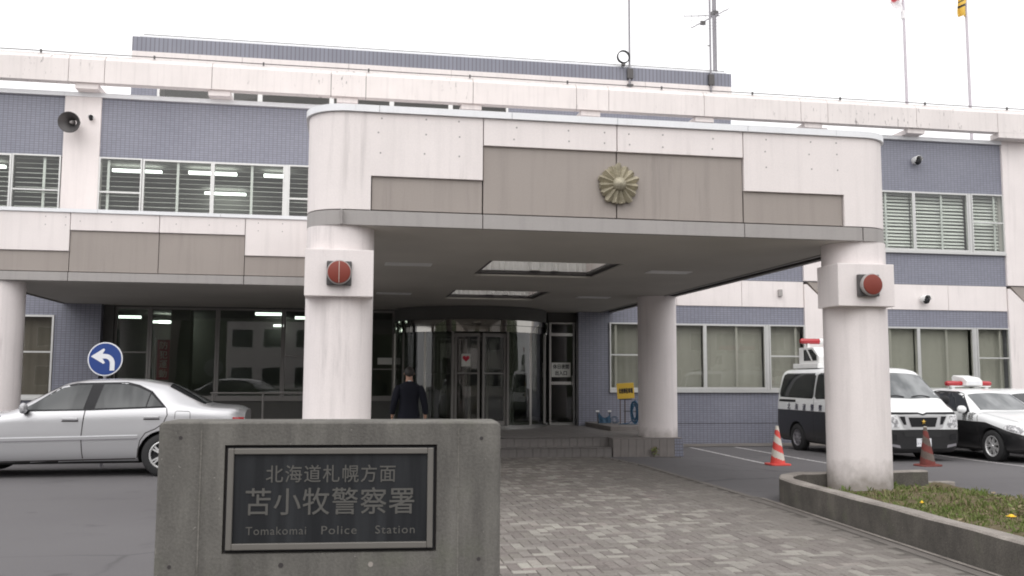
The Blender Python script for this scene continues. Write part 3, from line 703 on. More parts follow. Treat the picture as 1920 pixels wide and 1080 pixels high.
for s in SK:
    m = MB(); t_ = .05
    m.box(s[0]-t_, s[0], s[2]-t_, s[3]+t_, ZS+.031, ZS+.1); m.box(s[1], s[1]+t_, s[2]-t_, s[3]+t_, ZS+.031, ZS+.1); m.box(s[0], s[1], s[2]-t_, s[2], ZS+.031, ZS+.1); m.box(s[0], s[1], s[3], s[3]+t_, ZS+.031, ZS+.1)
    sk = put('skylight', m, 'dark_metal', K); sk['_o'] = K['_o']
    f = MB(); w_ = .10
    f.box(s[0], s[0]+w_, s[2], s[3], ZS+.05, ZS+.09); f.box(s[1]-w_, s[1], s[2], s[3], ZS+.05, ZS+.09); f.box(s[0]+w_, s[1]-w_, s[2], s[2]+w_, ZS+.05, ZS+.09); f.box(s[0]+w_, s[1]-w_, s[3]-.03, s[3], ZS+.05, ZS+.09)
    put('frame', f, 'dark_metal', sk)
    g = MB(); g.box(s[0]-.02, s[0], s[2], s[3], ZS+.1, 4.6); g.box(s[1], s[1]+.02, s[2], s[3], ZS+.1, 4.6); g.box(s[0], s[1], s[2]-.02, s[2], ZS+.1, 4.6); g.box(s[0], s[1], s[3], s[3]+.02, ZS+.1, 4.6)
    put('shaft', g, 'concrete_white', sk)
    fold = MB(); nf = 60; v = []
    for i in range(nf+1):
        xx = s[0]+w_+(s[1]-s[0]-2*w_)*i/nf; yy = s[3]-.02-.02*abs(math.sin(i*.9))-(.10 if 28 < i < 34 or 40 < i < 44 else 0); v += [(xx, yy, ZS+.1), (xx, yy, 4.5)]
    fold.add(v, [(2*i, 2*i+2, 2*i+3, 2*i+1) for i in range(nf)]); put('lining', fold, 'white_plastic', sk)
    put('diffuser', MB().box(s[0], s[1], s[2], s[3], 4.55, 4.56), 'skylight_sheet', sk)
# ceiling vents: frame > louvre
for cx, cy in ((5.2, 14.7), (.92, 14.5), (5.22, 19.6), (.95, 19.6)):
    m = MB(); L, W_ = .36, .17
    m.box(cx-L, cx+L, cy-W_, cy-W_+.03, ZS-.012, ZS); m.box(cx-L, cx+L, cy+W_-.03, cy+W_, ZS-.012, ZS); m.box(cx-L, cx-L+.03, cy-W_+.03, cy+W_-.03, ZS-.012, ZS); m.box(cx+L-.03, cx+L, cy-W_+.03, cy+W_-.03, ZS-.012, ZS)
    vt = put('ceiling_vent', m, 'white_plastic', K); vt['_o'] = K['_o']
    put('backing', MB().box(cx-L+.03, cx+L-.03, cy-W_+.03, cy+W_-.03, ZS-.004, ZS-.001), 'white_plastic', vt)
    q = MB()
    for i in range(7): yy = cy-W_+.05+i*.038; q.box(cx-L+.03, cx+L-.03, yy, yy+.022, ZS-.009, ZS-.002)
    put('louvre', q, 'white_plastic', vt)
# pillars
def pillar(x, y, z0, z1, r, par=K, mat='concrete_pillar'):
    return put('pillar', MB().cyl((x, y, 0), r, z0, z1, 64), mat, par, smooth=True)
pillar(-.09, 11.31, -.02, ZS-.001, .395); pillar(6.54, 11.31, -.02, ZS-.001, .40)
pillar(-.2, 19.3, PZ, ZS-.001, .40); pillar(6.55, 19.3, PZ+.004, ZS-.001, .41)
for cx in (-.095, 6.43):
    put('lamp_mount', MB().box(cx-.385, cx+.385, 10.82, 11.35, 2.43, 2.965), 'concrete_pillar', K, bevel=.006)
# left arm of the canopy along the facade
LY = 18.35; la, lb_ = -6.72, -.505; s1, sm, s2 = -5.07, -3.5, -1.94; z3, z4, z5, z6 = 3.43, 3.82, 4.21, 4.535
def lb(name, a, b, y, z0, z1, mat, th=.08): put(name, MB().box(a+.006, b-.006, y, y+th, z0, z1), mat, K, bevel=.004)
lb('white_panel', la, s1, LY, z4, z6, 'concrete_white'); lb('white_panel', s2, lb_, LY, z4, z6, 'concrete_white'); lb('white_panel', s1, sm, LY, z5, z6, 'concrete_white'); lb('white_panel', sm, s2, LY, z5, z6, 'concrete_white')
for a, b, z in ((la, s1, z4-.004), (s1, sm, z5-.004), (sm, s2, z5-.004), (s2, lb_, z4-.004)): lb('brown_panel', a, b, LY+.035, z3+.012, z, 'brown_panel')
for a, b in ((la, s1), (s1, s2), (s2, lb_)): lb('bottom_band', a, b, LY, ZS, z3-.004, 'band_grey')
put('joint_backing', MB().box(la+.02, lb_, LY+.085, LY+.12, ZS+.01, z6-.01), 'joint_dark', K)
for a, b in ((la, -4.6), (-4.6, -2.4), (-2.4, lb_)): put('metal_coping', MB().box(a+.003, b-.003, LY-.03, LY+.27, z6+.003, 4.605), 'coping_metal', K)
put('side_fascia', MB().box(la, la+.08, LY+.09, D-.08, ZS, z6), 'concrete_white', K)
put('soffit', MB().box(la+.09, XA+.06, LY+.13, 24.38, ZS+.002, ZS+.03), 'soffit', K); put('canopy_roof', MB().box(la+.1, XA-.02, LY+.3, D-.08, 4.40, 4.46), 'concrete_white', K)
put('soffit_edge', MB().box(la+.03, la+.085, LY+.3, D-.08, ZS-.02, ZS), 'aluminium_dark', K)
pillar(-6.32, 18.8, -.12, ZS-.001, .40)
m = MB()
for a in (-5.5, -5.15, -4.9, -4.35, -3.8, -3.2, -2.6, -2.1, -1.7, -1.25):
    for z in ((4.45, 4.3) if a < -5.1 or a > -1.9 else (4.38,)): m.cyl((a, 0, z), .011, LY-.002, LY+.01, 8, 'y')
put('tie_holes', m, 'band_grey', K, kind='stuff')

# unseen low buildings added behind the camera to lift the reflections in the glazing
def reflection_house(x0, x1, h, lab, mat, storeys, nwin, y=-30):
    t_ = thing('reflection_building', ((x0+x1)/2, y-5, -.0), lab, 'building', 'unseen buildings added for reflections')
    put('wall', MB().box(x0, x1, y-10, y, -.1, h), mat, t_); put('roof', MB().box(x0-.3, x1+.3, y-10.3, y+.3, h+.003, h+.35), 'band_grey', t_)
    for f_ in range(storeys):
        for i in range(nwin):
            cx = x0+(x1-x0)*(i+.5)/nwin; z0 = .9+f_*3.1; hw_ = (x1-x0)/nwin*.32
            wn = put('window', MB().box(cx-hw_-.06, cx+hw_+.06, y+.002, y+.05, z0-.06, z0+1.5), 'white_plastic', t_); wn['_o'] = t_['_o']; put('pane', MB().box(cx-hw_, cx+hw_, y+.051, y+.06, z0, z0+1.44), 'car_glass', wn)
reflection_house(-9.5, 0.5, 6.6, 'unseen pale two-storey building behind the camera, added to mirror in the lobby glass', 'concrete_white', 2, 4)
reflection_house(-27, -15, 7.2, 'unseen brownish two-storey building behind the camera, added to mirror at the far left', 'brown_panel', 2, 5, -32)
reflection_house(26, 40, 6.4, 'unseen long grey building behind the camera, added to mirror in the right windows', 'band_grey', 2, 6, -28)
reflection_house(8, 17, 5.2, 'unseen low white building behind the camera, added to mirror in the round vestibule', 'concrete_white', 1, 4, -33)

# ------------------------------------------------------------------ round glazed vestibule
V = thing('round_vestibule', (3.2, 24.4, PZ), 'curved glass entrance vestibule with steel ring bulging from the doorway', 'entrance')
VC, VR = (3.2, 24.4), 2.0
A0, A1 = PI, 2*PI
def vp(a, r): return (VC[0]+r*math.cos(a), VC[1]+r*math.sin(a))
def band(name, r0, r1, z0, z1, mat, a0=A0, a1=A1, seg=48, par=V):
    return put(name, MB().lathe([(r0, z0), (r1, z0), (r1, z1), (r0, z1), (r0, z0)], (VC[0], VC[1], 0), seg, 'z', a0, a1), mat, par, smooth=True)
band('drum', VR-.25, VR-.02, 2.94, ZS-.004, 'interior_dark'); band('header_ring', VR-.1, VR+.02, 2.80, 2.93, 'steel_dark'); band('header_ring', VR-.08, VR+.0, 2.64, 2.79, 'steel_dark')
band('sill_ring', VR-.08, VR+.01, PZ, PZ+.09, 'steel')
put('vestibule_ceiling', MB().lathe([(0, 2.92), (VR-.1, 2.92)], (VC[0], VC[1], 0), 48, 'z', A0, A1), 'soffit', V)
cuts = [A0, A0+.42, A0+.84, A0+1.22, A0+1.92, A0+2.30, A0+2.72, A1]
for i, (a, b) in enumerate(zip(cuts, cuts[1:])):
    if i == 3: continue
    pn = band('curved_pane', VR-.045, VR-.035, PZ+.09, 2.64, 'glass_bronze', a, b, 10)
for i, a in enumerate(cuts):
    x, y = vp(a, VR-.04); put('post', MB().box(x-.028, x+.028, y-.028, y+.028, PZ+.09, 2.64), 'steel' if i in (0, 2, 5, 7) else 'aluminium_dark', V)
# sliding leaves in the middle opening
for a, b in ((cuts[3], (cuts[3]+cuts[4])/2), ((cuts[3]+cuts[4])/2, cuts[4])):
    p, q = vp(a+.02, VR-.10), vp(b-.012, VR-.10); d = Vector((q[0]-p[0], q[1]-p[1], 0)); L = d.length; ang = math.atan2(d.y, d.x)
    T = Matrix.Translation((p[0], p[1], 0)) @ Matrix.Rotation(ang, 4, 'Z')
    m = MB(); m.box(0, .055, -.02, .02, PZ+.09, 2.6); m.box(L-.055, L, -.02, .02, PZ+.09, 2.6); m.box(.055, L-.055, -.02, .02, 2.52, 2.6); m.box(.055, L-.055, -.02, .02, PZ+.09, PZ+.2); m.box(.055, L-.055, -.015, .015, 1.62, 1.655)
    moved(m, lambda x, y, z: T @ Vector((x, y, z))); lf = put('door_leaf', m, 'aluminium_dark', V); lf['_o'] = V['_o']
    g = MB().box(.055, L-.055, -.003, .003, PZ+.2, 2.52); moved(g, lambda x, y, z: T @ Vector((x, y, z))); put('pane', g, 'glass_dim', lf)
# inner doors and handrail
m = MB()
for x in (2.1, 2.75, 3.2, 3.68, 4.3): m.box(x-.03, x+.03, 24.66, 24.71, PZ, 2.6)
m.box(2.1, 4.3, 24.66, 24.71, 2.6, 2.68); put('inner_frame', m, 'aluminium_dark', V); put('pane', MB().box(2.1, 4.3, 24.68, 24.685, PZ, 2.6), 'glass_dim', V)
arc = [(*vp(A0+.45+.75*i/10, VR-.12), 1.62) for i in range(11)]; put('push_rail', MB().tube(arc, .014, 6), 'steel', V)
arc = [(*vp(A0+1.95+.75*i/10, VR-.12), 1.62) for i in range(11)]; put('push_rail', MB().tube(arc, .014, 6), 'steel', V)

HR = thing('handrail', (-1.78, 21.5, 0), 'slim dark handrail with one post beside the entrance platform', 'handrail')
put('post', MB().tube([(-1.78, 21.5, -.12), (-1.78, 21.5, 1.16)], .022, 8), 'aluminium_dark', HR); put('rail', MB().tube([(-2.9, 21.5, 1.17), (-.3, 21.5, 1.17)], .022, 8), 'aluminium_dark', HR); put('post', MB().tube([(-.35, 21.5, PZ-.02), (-.35, 21.5, 1.16)], .022, 8), 'aluminium_dark', HR); put('post', MB().tube([(-2.85, 21.5, -.15), (-2.85, 21.5, 1.16)], .022, 8), 'aluminium_dark', HR)
# papers on the glass
P1 = thing('door_notice', (5.57, 24.34, 1.75), 'white paper notice with two rows of black characters on the side door', 'notice')
put('sheet', MB().box(5.34, 5.86, 24.325, 24.333, 1.56, 1.94), 'paper', P1)
put('lettering', moved(text_mb('休日夜間', .43, .12, extrude=.001, bold=.004), lambda x, y, z: (x+5.60, y+24.324, z+1.835)), 'print_black', P1)
put('lettering', moved(text_mb('出入口', .31, .12, extrude=.001, bold=.004), lambda x, y, z: (x+5.60, y+24.324, z+1.665)), 'print_black', P1)
P3 = thing('white_notice', (1.03, 24.36, 1.9), 'plain white strip notice on the glass left of the round vestibule', 'notice')
put('sheet', MB().box(.80, 1.17, 24.35, 24.356, 1.86, 2.03), 'paper', P3)
P2 = thing('heart_poster', (2.9, 22.6, 1.9), 'small white poster with a red heart on the curved entrance door', 'poster')
hv = vp(A0+1.385, VR-.03); ha = A0+1.385+PI/2
TH = Matrix.Translation((hv[0], hv[1]-.012, 1.95)) @ Matrix.Rotation(ha, 4, 'Z')
put('sheet', moved(MB().box(-.11, .11, -.004, 0, -.15, .15), lambda x, y, z: TH @ Vector((x, y, z))), 'paper', P2)
hp = [(.0053*16*math.sin(a)**3, .0053*(13*math.cos(a)-5*math.cos(2*a)-2*math.cos(3*a)-math.cos(4*a))+.04) for a in [2*PI*i/32 for i in range(32)]]
put('heart', moved(MB().prism(hp, -.007, -.0045), lambda x, y, z: TH @ Vector((x, y, z))), 'heart_red', P2)
NB = thing('red_banner', (-4.5, 24.75, 1.2), 'narrow red vertical banner with pale characters standing in for a reflection in the ground floor glass', 'banner')  # solid banner modelled in place of a reflection in the pane
put('cloth', MB().box(-4.66, -4.36, 24.8, 24.806, 1.45, 2.45), 'banner_red', NB)
for i, ch in enumerate('防犯運動'): put('lettering', moved(text_mb(ch, .19, .19, extrude=.001), lambda x, y, z: (x-4.51, y+24.798, z+2.31-i*.235)), 'paper', NB)
put('pole', MB().tube([(-4.70, 24.8, .3), (-4.70, 24.8, 2.5)], .012, 6), 'white_plastic', NB)

# ------------------------------------------------------------------ things fixed to the walls
def red_lamp(x, lab):
    t_ = thing('red_lamp', (x, 10.81, 2.69), lab, 'lamp', 'red police lamps on the front pillars')
    put('back_plate', MB().box(x-.14, x+.14, 10.755, 10.818, 2.55, 2.825), 'dark_metal', t_, bevel=.01)
    put('rim', MB().lathe([(.128, 0), (.138, -.02), (.138, -.07), (.125, -.08)], (x, 10.755, 2.69), 32, 'y'), 'band_grey', t_, smooth=True)
    put('lens', MB().lathe([(.128, -.0), (.128, -.08), (.122, -.092), (.09, -.102), (.045, -.108), (0, -.11)], (x, 10.754, 2.69), 32, 'y'), 'red_lens', t_, smooth=True)
    if x < 1: put('lens_seam', MB().tube([(x, 10.754-h, 2.69+r_) for r_, h in ((.121, .094), (.09, .1045), (.045, .1105), (0, .1125), (-.045, .1105), (-.09, .1045), (-.121, .094))], .0028, 5), 'cone_white', t_)
red_lamp(-.095, 'round red lamp on the front pillar behind the stone nameplate wall')
red_lamp(6.43, 'round red lamp on the front pillar standing in the grassy planter')
E_ = thing('police_emblem', (3.22, Y0, 3.86), 'bronze rising-sun police emblem mounted on the brown fascia centre', 'emblem')
m = MB(); ctr = (0, -.085, 0); v = [ctr]; nR = 15; ring = []
for i in range(nR):
    a = PI/2+2*PI*i/nR; big = i % 3 == 0; r_ = .262 if big else .247
    for da, rr, h in ((-.205, .222, -.028), (-.10, r_*.985, -.05), (0, r_*(.93 if not big else 1.0), -.085), (.10, r_*.985, -.05)): ring.append((rr*math.cos(a+da), h, rr*math.sin(a+da)))
n = len(ring); v += ring+[(x, .0, z) for x, y, z in ring]
f = [(0, 1+(i+1) % n, 1+i) for i in range(n)]+[(1+i, 1+(i+1) % n, 1+n+(i+1) % n, 1+n+i) for i in range(n)]
m.add([(x+3.22, y+Y0+.02, z+3.86) for x, y, z in v], [q[::-1] for q in f]); put('rays', m, 'bronze_emblem', E_)
put('boss', MB().lathe([(.085, 0), (.08, -.03), (.06, -.055), (.03, -.07), (0, -.075)], (3.22, Y0-.05, 3.86), 24, 'y'), 'bronze_emblem', E_, smooth=True)

H = thing('horn_loudspeaker', (-6.56, 23.9, 7.6), 'grey horn loudspeaker mounted on the white pier at upper left', 'loudspeaker')
hx, hy, hz = -6.62, 23.42, 7.55
rotH = Matrix.Translation((hx, hy, hz)) @ Matrix.Rotation(math.radians(-14), 4, 'Z') @ Matrix.Rotation(math.radians(14), 4, 'X')
q = MB().lathe([(.255, 0), (.24, .02), (.19, .07), (.13, .13), (.085, .2), (.06, .27), (.06, .40), (.075, .40), (.09, .27), (.12, .20), (.16, .13), (.225, .07), (.265, .01), (.255, 0)], (0, 0, 0), 32, 'y')
moved(q, lambda x, y, z: rotH @ Vector((x*1.06, y, z*.95))); put('horn', q, 'dark_metal', H, smooth=60)
q = MB().lathe([(0, .08), (.028, .09), (.045, .13), (.05, .22), (.04, .26)], (0, 0, 0), 16, 'y'); moved(q, lambda x, y, z: rotH @ Vector((x, y, z))); put('reflex_cone', q, 'band_grey', H, smooth=True)
put('bracket', MB().box(-6.66, -6.58, 23.72, 23.93, 7.50, 7.60), 'dark_metal', H)
def camera_unit(x, y, z, lab, s=1.0):
    t_ = thing('security_camera', (x, y, z), lab, 'camera')
    put('housing', MB().lathe([(0, 0), (.075*s, 0), (.085*s, -.06*s), (.085*s, -.15*s), (.075*s, -.17*s)], (x, y, z), 20, 'y'), 'white_plastic', t_, smooth=True)
    put('dome', MB().lathe([(.075*s, -.12*s), (.07*s, -.16*s), (.05*s, -.19*s), (0, -.205*s)], (x, y, z-.035*s), 20, 'y'), 'dark_plastic', t_, smooth=True)
    put('hood', MB().lathe([(.088*s, -.02*s), (.09*s, -.19*s), (.08*s, -.2*s), (.078*s, -.02*s)], (x, y, z+.004), 14, 'y', -.2, PI+.2), 'white_plastic', t_, smooth=True)
camera_unit(15.87, D, 7.74, 'white dome camera on the upper blue-grey tiles right of the porch', 1.25)
camera_unit(15.95, D-.03, 3.78, 'white dome camera on the white band below the upper windows', 1.25)
camera_unit(-6.23, D-.07, 7.80, 'small white camera on the pier beside the horn loudspeaker', .7)
t_ = thing('wall_lamp', (11.65, D-.03, 3.86), 'small grey fitting on the white band left of the right pillar', 'wall fitting')
put('case', MB().box(11.59, 11.70, D-.12, D-.03, 3.78, 3.97), 'band_grey', t_, bevel=.015)

# ------------------------------------------------------------------ roof masts, aerial, flags
def mast(name, x, y, z0, z1, r, lab, mat='pole_grey'):
    t_ = thing(name, (x, y, z0), lab, 'mast'); put('mast_tube', MB().tube([(x, y, z0), (x, y, (z0+z1)/2), (x, y, z1)], [r, r, r*.8], 10), mat, t_, smooth=True)
    return t_
m1 = mast('whip_mast', 8.95, 28.84, 11.0, 17.5, .035, 'thin dark roof mast with a black ring beside it')
put('clamp', MB().box(8.86, 9.06, 28.78, 28.88, 11.3, 11.62), 'dark_metal', m1); put('clamp', MB().box(8.86, 9.06, 28.78, 28.88, 11.05, 11.1), 'dark_metal', m1)
rg = thing('ring_aerial', (8.72, 28.8, 11.76), 'black hoop standing on the roof edge beside the thin mast', 'aerial')
put('hoop', MB().lathe([(.185, -.05), (.215, -.05), (.215, .05), (.185, .05), (.185, -.05)], (8.73, 28.8, 12.0), 36, 'y'), 'dark_plastic', rg, smooth=True)
put('foot', MB().box(8.68, 8.78, 28.76, 28.88, 11.70, 11.79), 'dark_metal', rg)
m2 = mast('aerial_mast', 11.75, 28.84, 11.0, 17.5, .035, 'slim dark roof mast carrying the television aerial')
put('clamp', MB().box(11.67, 11.85, 28.78, 28.88, 11.25, 11.6), 'dark_metal', m2); put('clamp', MB().tube([(11.75, 28.84, 12.6), (11.65, 28.84, 12.58)], .02, 6), 'dark_metal', m2)
m3 = mast('thick_mast', 12.22, 29.6, 11.5, 18, .075, 'thicker grey mast at the right end of the rooftop storey')
put('clamp', MB().box(12.12, 12.34, 29.5, 29.7, 13.95, 14.1), 'dark_metal', m3)
ya = thing('television_aerial', (11.75, 28.84, 13.4), 'two spiky yagi television aerials fixed between the two roof masts', 'aerial')
c0, c1 = Vector((10.9, 28.3, 12.95)), Vector((12.75, 29.6, 14.25)); put('boom', MB().tube([c0, c1], .018, 6), 'pole_grey', ya)
m = MB()
for i in range(7):
    p = c0+(c1-c0)*(i+.2)/7; L = .75-.05*i; d = Vector((.95, -.25, -.12)).normalized(); m.tube([p-d*L, p+d*L], .005, 4)
c0, c1 = Vector((10.85, 28.84, 13.55)), Vector((12.3, 29.3, 13.85)); put('boom', MB().tube([c0, c1], .014, 6), 'pole_grey', ya)
for i in range(5):
    p = c0+(c1-c0)*i/5; d = Vector((.02, 0, 1)).normalized(); m.tube([p-d*.42, p+d*.42], .005, 4)
put('elements', m, 'pole_grey', ya); put('junction_box', MB().box(11.35, 11.5, 28.6, 28.7, 13.22, 13.34), 'dark_metal', ya)
def flag_mast(x, y, zb, lab): 
    t_ = thing('flag_pole', (x, y, 8.3), lab, 'flagpole', 'flagpoles on the roof'); put('pole', MB().tube([(x, y, 8.3), (x, y, 12), (x, y, 18)], [.055, .05, .04], 10), 'flag_pole', t_, smooth=True)
flag_mast(18.98, 29, 0, 'pale slim flagpole flying the white and red flag'); flag_mast(21.42, 29, 0, 'pale slim flagpole flying the yellow and black flag')
def cloth_grid(fn, nu, nv):
    m = MB(); m.add([fn(i/nu, j/nv) for j in range(nv+1) for i in range(nu+1)], [(j*(nu+1)+i, j*(nu+1)+i+1, (j+1)*(nu+1)+i+1, (j+1)*(nu+1)+i) for j in range(nv) for i in range(nu)]); return m
fl = thing('national_flag', (18.95, 29, 14), 'white flag with a red disc hanging from the left pole', 'flag')
def fa(u, v): return (18.93-.62*u+.05*math.sin(v*9), 28.97+.09*math.sin(u*9+v*3), 15.62-1.25*v*(.86+.14*(1-u))-.55*u*(1-v)*.6-.10*math.sin(u*7))
m = cloth_grid(fa, 16, 18)
for i, fc in enumerate(m.f):
    p = Vector((sum(m.v[k][0] for k in fc)/4, 0, sum(m.v[k][2] for k in fc)/4)); m.mi[i] = 1 if (p.x-18.66)**2*1.2+(p.z-14.99)**2 < .30**2 else 0
put('cloth', m, ['flag_white', 'flag_red'], fl, smooth=True)
put('tie', MB().box(18.90, 19.02, 28.95, 29.05, 14.1, 14.4), 'flag_white', fl)
fl = thing('yellow_flag', (21.3, 29, 14), 'bunched yellow flag with black stripes on the right pole', 'flag')
def fb(u, v): return (21.44-.42*u*(1-.25*v)+.07*math.sin(v*5), 28.95+.12*math.sin(u*8+v*2), 15.6-1.25*v-.25*u*(1-v))
m = cloth_grid(fb, 12, 24)
for i, fc in enumerate(m.f):
    j = i//12; m.mi[i] = 1 if j in (6, 7, 11, 15, 16) else 0
put('cloth', m, ['flag_yellow', 'print_black'], fl, smooth=True)

# ------------------------------------------------------------------ planter with grass, kerb, weeds
def path_wall(path, th, z0, z1):
    m = MB(); n = len(path); prof = [(0, z0), (0, z1-.018), (.018, z1), (th-.018, z1), (th, z1-.018), (th, z0)]; v = []
    for i, p in enumerate(path):
        a = Vector(path[max(i-1, 0)]); b = Vector(path[min(i+1, n-1)]); d = (b-a).normalized(); nr = Vector((d.y, -d.x))   # right-hand side
        for o, z in prof: v.append((p[0]+nr.x*o, p[1]+nr.y*o, z+.004*math.sin(i*1.7+o*9)*(z > .2)))
    k = len(prof); f = []
    for i in range(n-1):
        for j in range(k-1): f.append((i*k+j, i*k+j+1, (i+1)*k+j+1, (i+1)*k+j))
    f += [tuple(range(k-1, -1, -1)), tuple((n-1)*k+j for j in range(k))]; m.add(v, f)
    m.mi = [0]*len(m.f)
    for q, fc in enumerate(m.f):
        if len(fc) == 4 and q % (k-1) in (1, 2, 3) and q < (n-1)*(k-1): m.mi[q] = 1
    return m
PLT = thing('planter_wall', (5.2, 8, 0), 'low weathered concrete planter wall curving round the right front pillar', 'planter')
path = [(4.90+.0545*(y-4.5), y) for y in [4.2+.35*i for i in range(19)]]
bx, by = path[-1]
for i in range(1, 11):
    a = PI-PI/2*i/10; path.append((bx+.72+.72*math.cos(a)+.05*i/10, by+.04+1.15*math.sin(a)))
ex, ey = path[-1]
path += [(ex+(7.68-ex)*i/6, ey+.06*i/6) for i in range(1, 7)]
put('wall', path_wall(path, .17, -.1, .305), ['planter_concrete', 'planter_top'], PLT, smooth=40)
KB = thing('kerb_block', (7.9, 11.75, 0), 'short pale kerb stone at the end of the planter wall', 'kerb')
put('stone', MB().box(7.70, 8.14, 11.66, 11.80, -.05, .145), 'planter_top', KB, bevel=.012)
# soil
def soil_z(x, y): 
    edge = 7.85+.12*math.sin(y*1.3)+.02*(y-8)
    k = min(1, max(0, (edge+.35-x)/.5)); k = k*k*(3-2*k)
    return .015+k*(.10+.03*math.sin(x*3.1+y*1.7)+.02*math.sin(y*4.3+x))
m = MB(); nx, ny = 40, 80; v = []
for j in range(ny+1):
    for i in range(nx+1):
        y = 4.2+7.5*j/ny; xa = 5.0+.0545*(y-4.5)+(max(0, y-10.8))**1.5*.55; x = xa+(8.35-xa)*i/nx; v.append((x, y, soil_z(x, y)+random.uniform(-.008, .008)))
m.add(v, [(j*(nx+1)+i, j*(nx+1)+i+1, (j+1)*(nx+1)+i+1, (j+1)*(nx+1)+i) for j in range(ny) for i in range(nx)])
structure('planter_soil', m, 'soil', smooth=True)
m = MB(); rg_ = random.Random(3)
def tuft(m, x, y, z, h, n, spread, rr=rg_):
    for _ in range(n):
        a = rr.uniform(0, 2*PI); l = h*rr.uniform(.5, 1.2); dx, dy = math.cos(a), math.sin(a); w_ = rr.uniform(.004, .009); px, py = x+rr.uniform(-.03, .03), y+rr.uniform(-.03, .03); s = spread*rr.uniform(.3, 1)
        m.add([(px-dy*w_, py+dx*w_, z-.01), (px+dy*w_, py-dx*w_, z-.01), (px+dx*s*l*.5+dy*w_*.6, py+dy*s*l*.5-dx*w_*.6, z+l*.6), (px+dx*s*l*1.1, py+dy*s*l*1.1, z+l*(1-.3*s))], [(0, 1, 2), (0, 2, 3)])
cnt = 0
while cnt < 7000:
    x, y = rg_.uniform(5.1, 8.15), rg_.uniform(4.6, 11.55)
    if x < 5.22+.0545*(y-4.5)+(max(0, y-10.6))**1.5*.6: continue
    if (x-6.54)**2+(y-11.31)**2 < .19 or (x > 7.45 and y > 11.3): continue
    dens = .5+.5*math.sin(x*2.3+math.sin(y*1.9)*1.5)*math.sin(y*1.4+x); edge = 1 if x < 7.8 else .5
    if rg_.random() > (.25+.75*dens)*edge*(.55 if y > 10.6 and x < 6 else 1): continue
    big = rg_.random() < .06
    tuft(m, x, y, soil_z(x, y), rg_.uniform(.06, .11) if big else rg_.uniform(.012, .042), 9 if big else 6, .7); cnt += 1
for (wx, wy, ws_) in ((5.9, 7.1, 1), (6.9, 8.9, 1.2), (6.2, 9.4, .8), (7.4, 9.9, 1), (5.75, 8.3, .8), (7.1, 10.9, .9), (6.7, 7.6, 1.1), (5.9, 9.9, .7), (7.6, 11.3, .9), (6.1, 6.6, 1.1), (7.3, 8.1, .9), (5.6, 7.7, .7)):
    for _ in range(26):
        a = rg_.uniform(0, 2*PI); r_ = rg_.uniform(.01, .13)*ws_; x, y = wx+r_*math.cos(a), wy+r_*math.sin(a); z = soil_z(x, y)+rg_.uniform(.015, .085)*ws_; L = rg_.uniform(.02, .04)*ws_; d = Vector((math.cos(a), math.sin(a), rg_.uniform(-.3, .7))).normalized()*L; e = Vector((-math.sin(a), math.cos(a), rg_.uniform(-.4, .4))).normalized()*L*.5; p = Vector((x, y, z)); m.add([p-d, p+e, p+d, p-e], [(0, 1, 2, 3)])
for _ in range(900):
    y = rg_.uniform(4.8, 10.8); x = 5.10+.0545*(y-4.5)+rg_.uniform(-.02, .08); tuft(m, x, y, max(soil_z(x, y), .1)+.03, rg_.uniform(.03, .10), 5, .9)
g_ = put('grass', m, 'grass'); g_['kind'] = 'stuff'
for (x, y, lab) in ((6.38, 8.3, 'yellow flower in the planter grass nearest the right picture edge'), (6.35, 9.7, 'small yellow flower farther back in the planter grass')):
    t_ = thing('dandelion', (x, y, soil_z(x, y)), lab, 'flower'); z = soil_z(x, y); s = 1 if y < 9 else .55
    q = MB()
    for i in range(14):
        a = 2*PI*i/14; q.add([(x, y, z+.075), (x+.045*s*math.cos(a-.17), y+.045*s*math.sin(a-.17), z+.085), (x+.05*s*math.cos(a), y+.05*s*math.sin(a), z+.083), (x+.045*s*math.cos(a+.17), y+.045*s*math.sin(a+.17), z+.085)], [(0, 1, 2, 3)])
    put('petals', q.lathe([(.03*s, .078), (.022*s, .098), (0, .104)], (x, y, z), 10), 'petal_yellow', t_); put('stem', MB().tube([(x, y, z-.01), (x+.004, y, z+.078)], .004, 5), 'grass', t_)
t_ = thing('weed', (6.28, 18.78, G(18.78)), 'small green weed growing at the foot of the tiled plinth', 'weed')
q = MB(); rr = random.Random(5)
for i in range(46):
    a, h = rr.uniform(0, 2*PI), rr.uniform(.04, .2); r_ = rr.uniform(.02, .13)*(1-h*2.2); x, y, z = 6.28+r_*math.cos(a), 18.76-abs(r_*.5*math.sin(a)), G(18.78)+h; L = .035
    d = Vector((rr.uniform(-1, 1), rr.uniform(-1, .2), rr.uniform(-.4, .6))).normalized()*L; e = Vector((rr.uniform(-1, 1), rr.uniform(-1, 1), rr.uniform(-1, 1))).normalized()*L*.5; p = Vector((x, y, z)); q.add([p-d, p+e, p+d, p-e], [(0, 1, 2, 3)])
put('leaves', q, 'grass', t_); put('stem', MB().tube([(6.28, 18.77, G(18.78)-.01), (6.29, 18.76, G(18.78)+.16)], .006, 5), 'grass', t_)

# ------------------------------------------------------------------ stone nameplate wall
N = loc_thing('nameplate_wall', (-.055, 4.6, 0), 'weathered concrete wall holding the black station nameplate beside the paving', 'sign', rotz=math.radians(-4.0))
c = .03; hw, top, th = .805, 1.296, .30; pw_, p0, p1 = .497, .684, 1.186
m = MB()
def chamfer_slab(m, x0, x1, y0, y1, z0, z1): m.box(x0, x1, y0, y1, z0, z1)
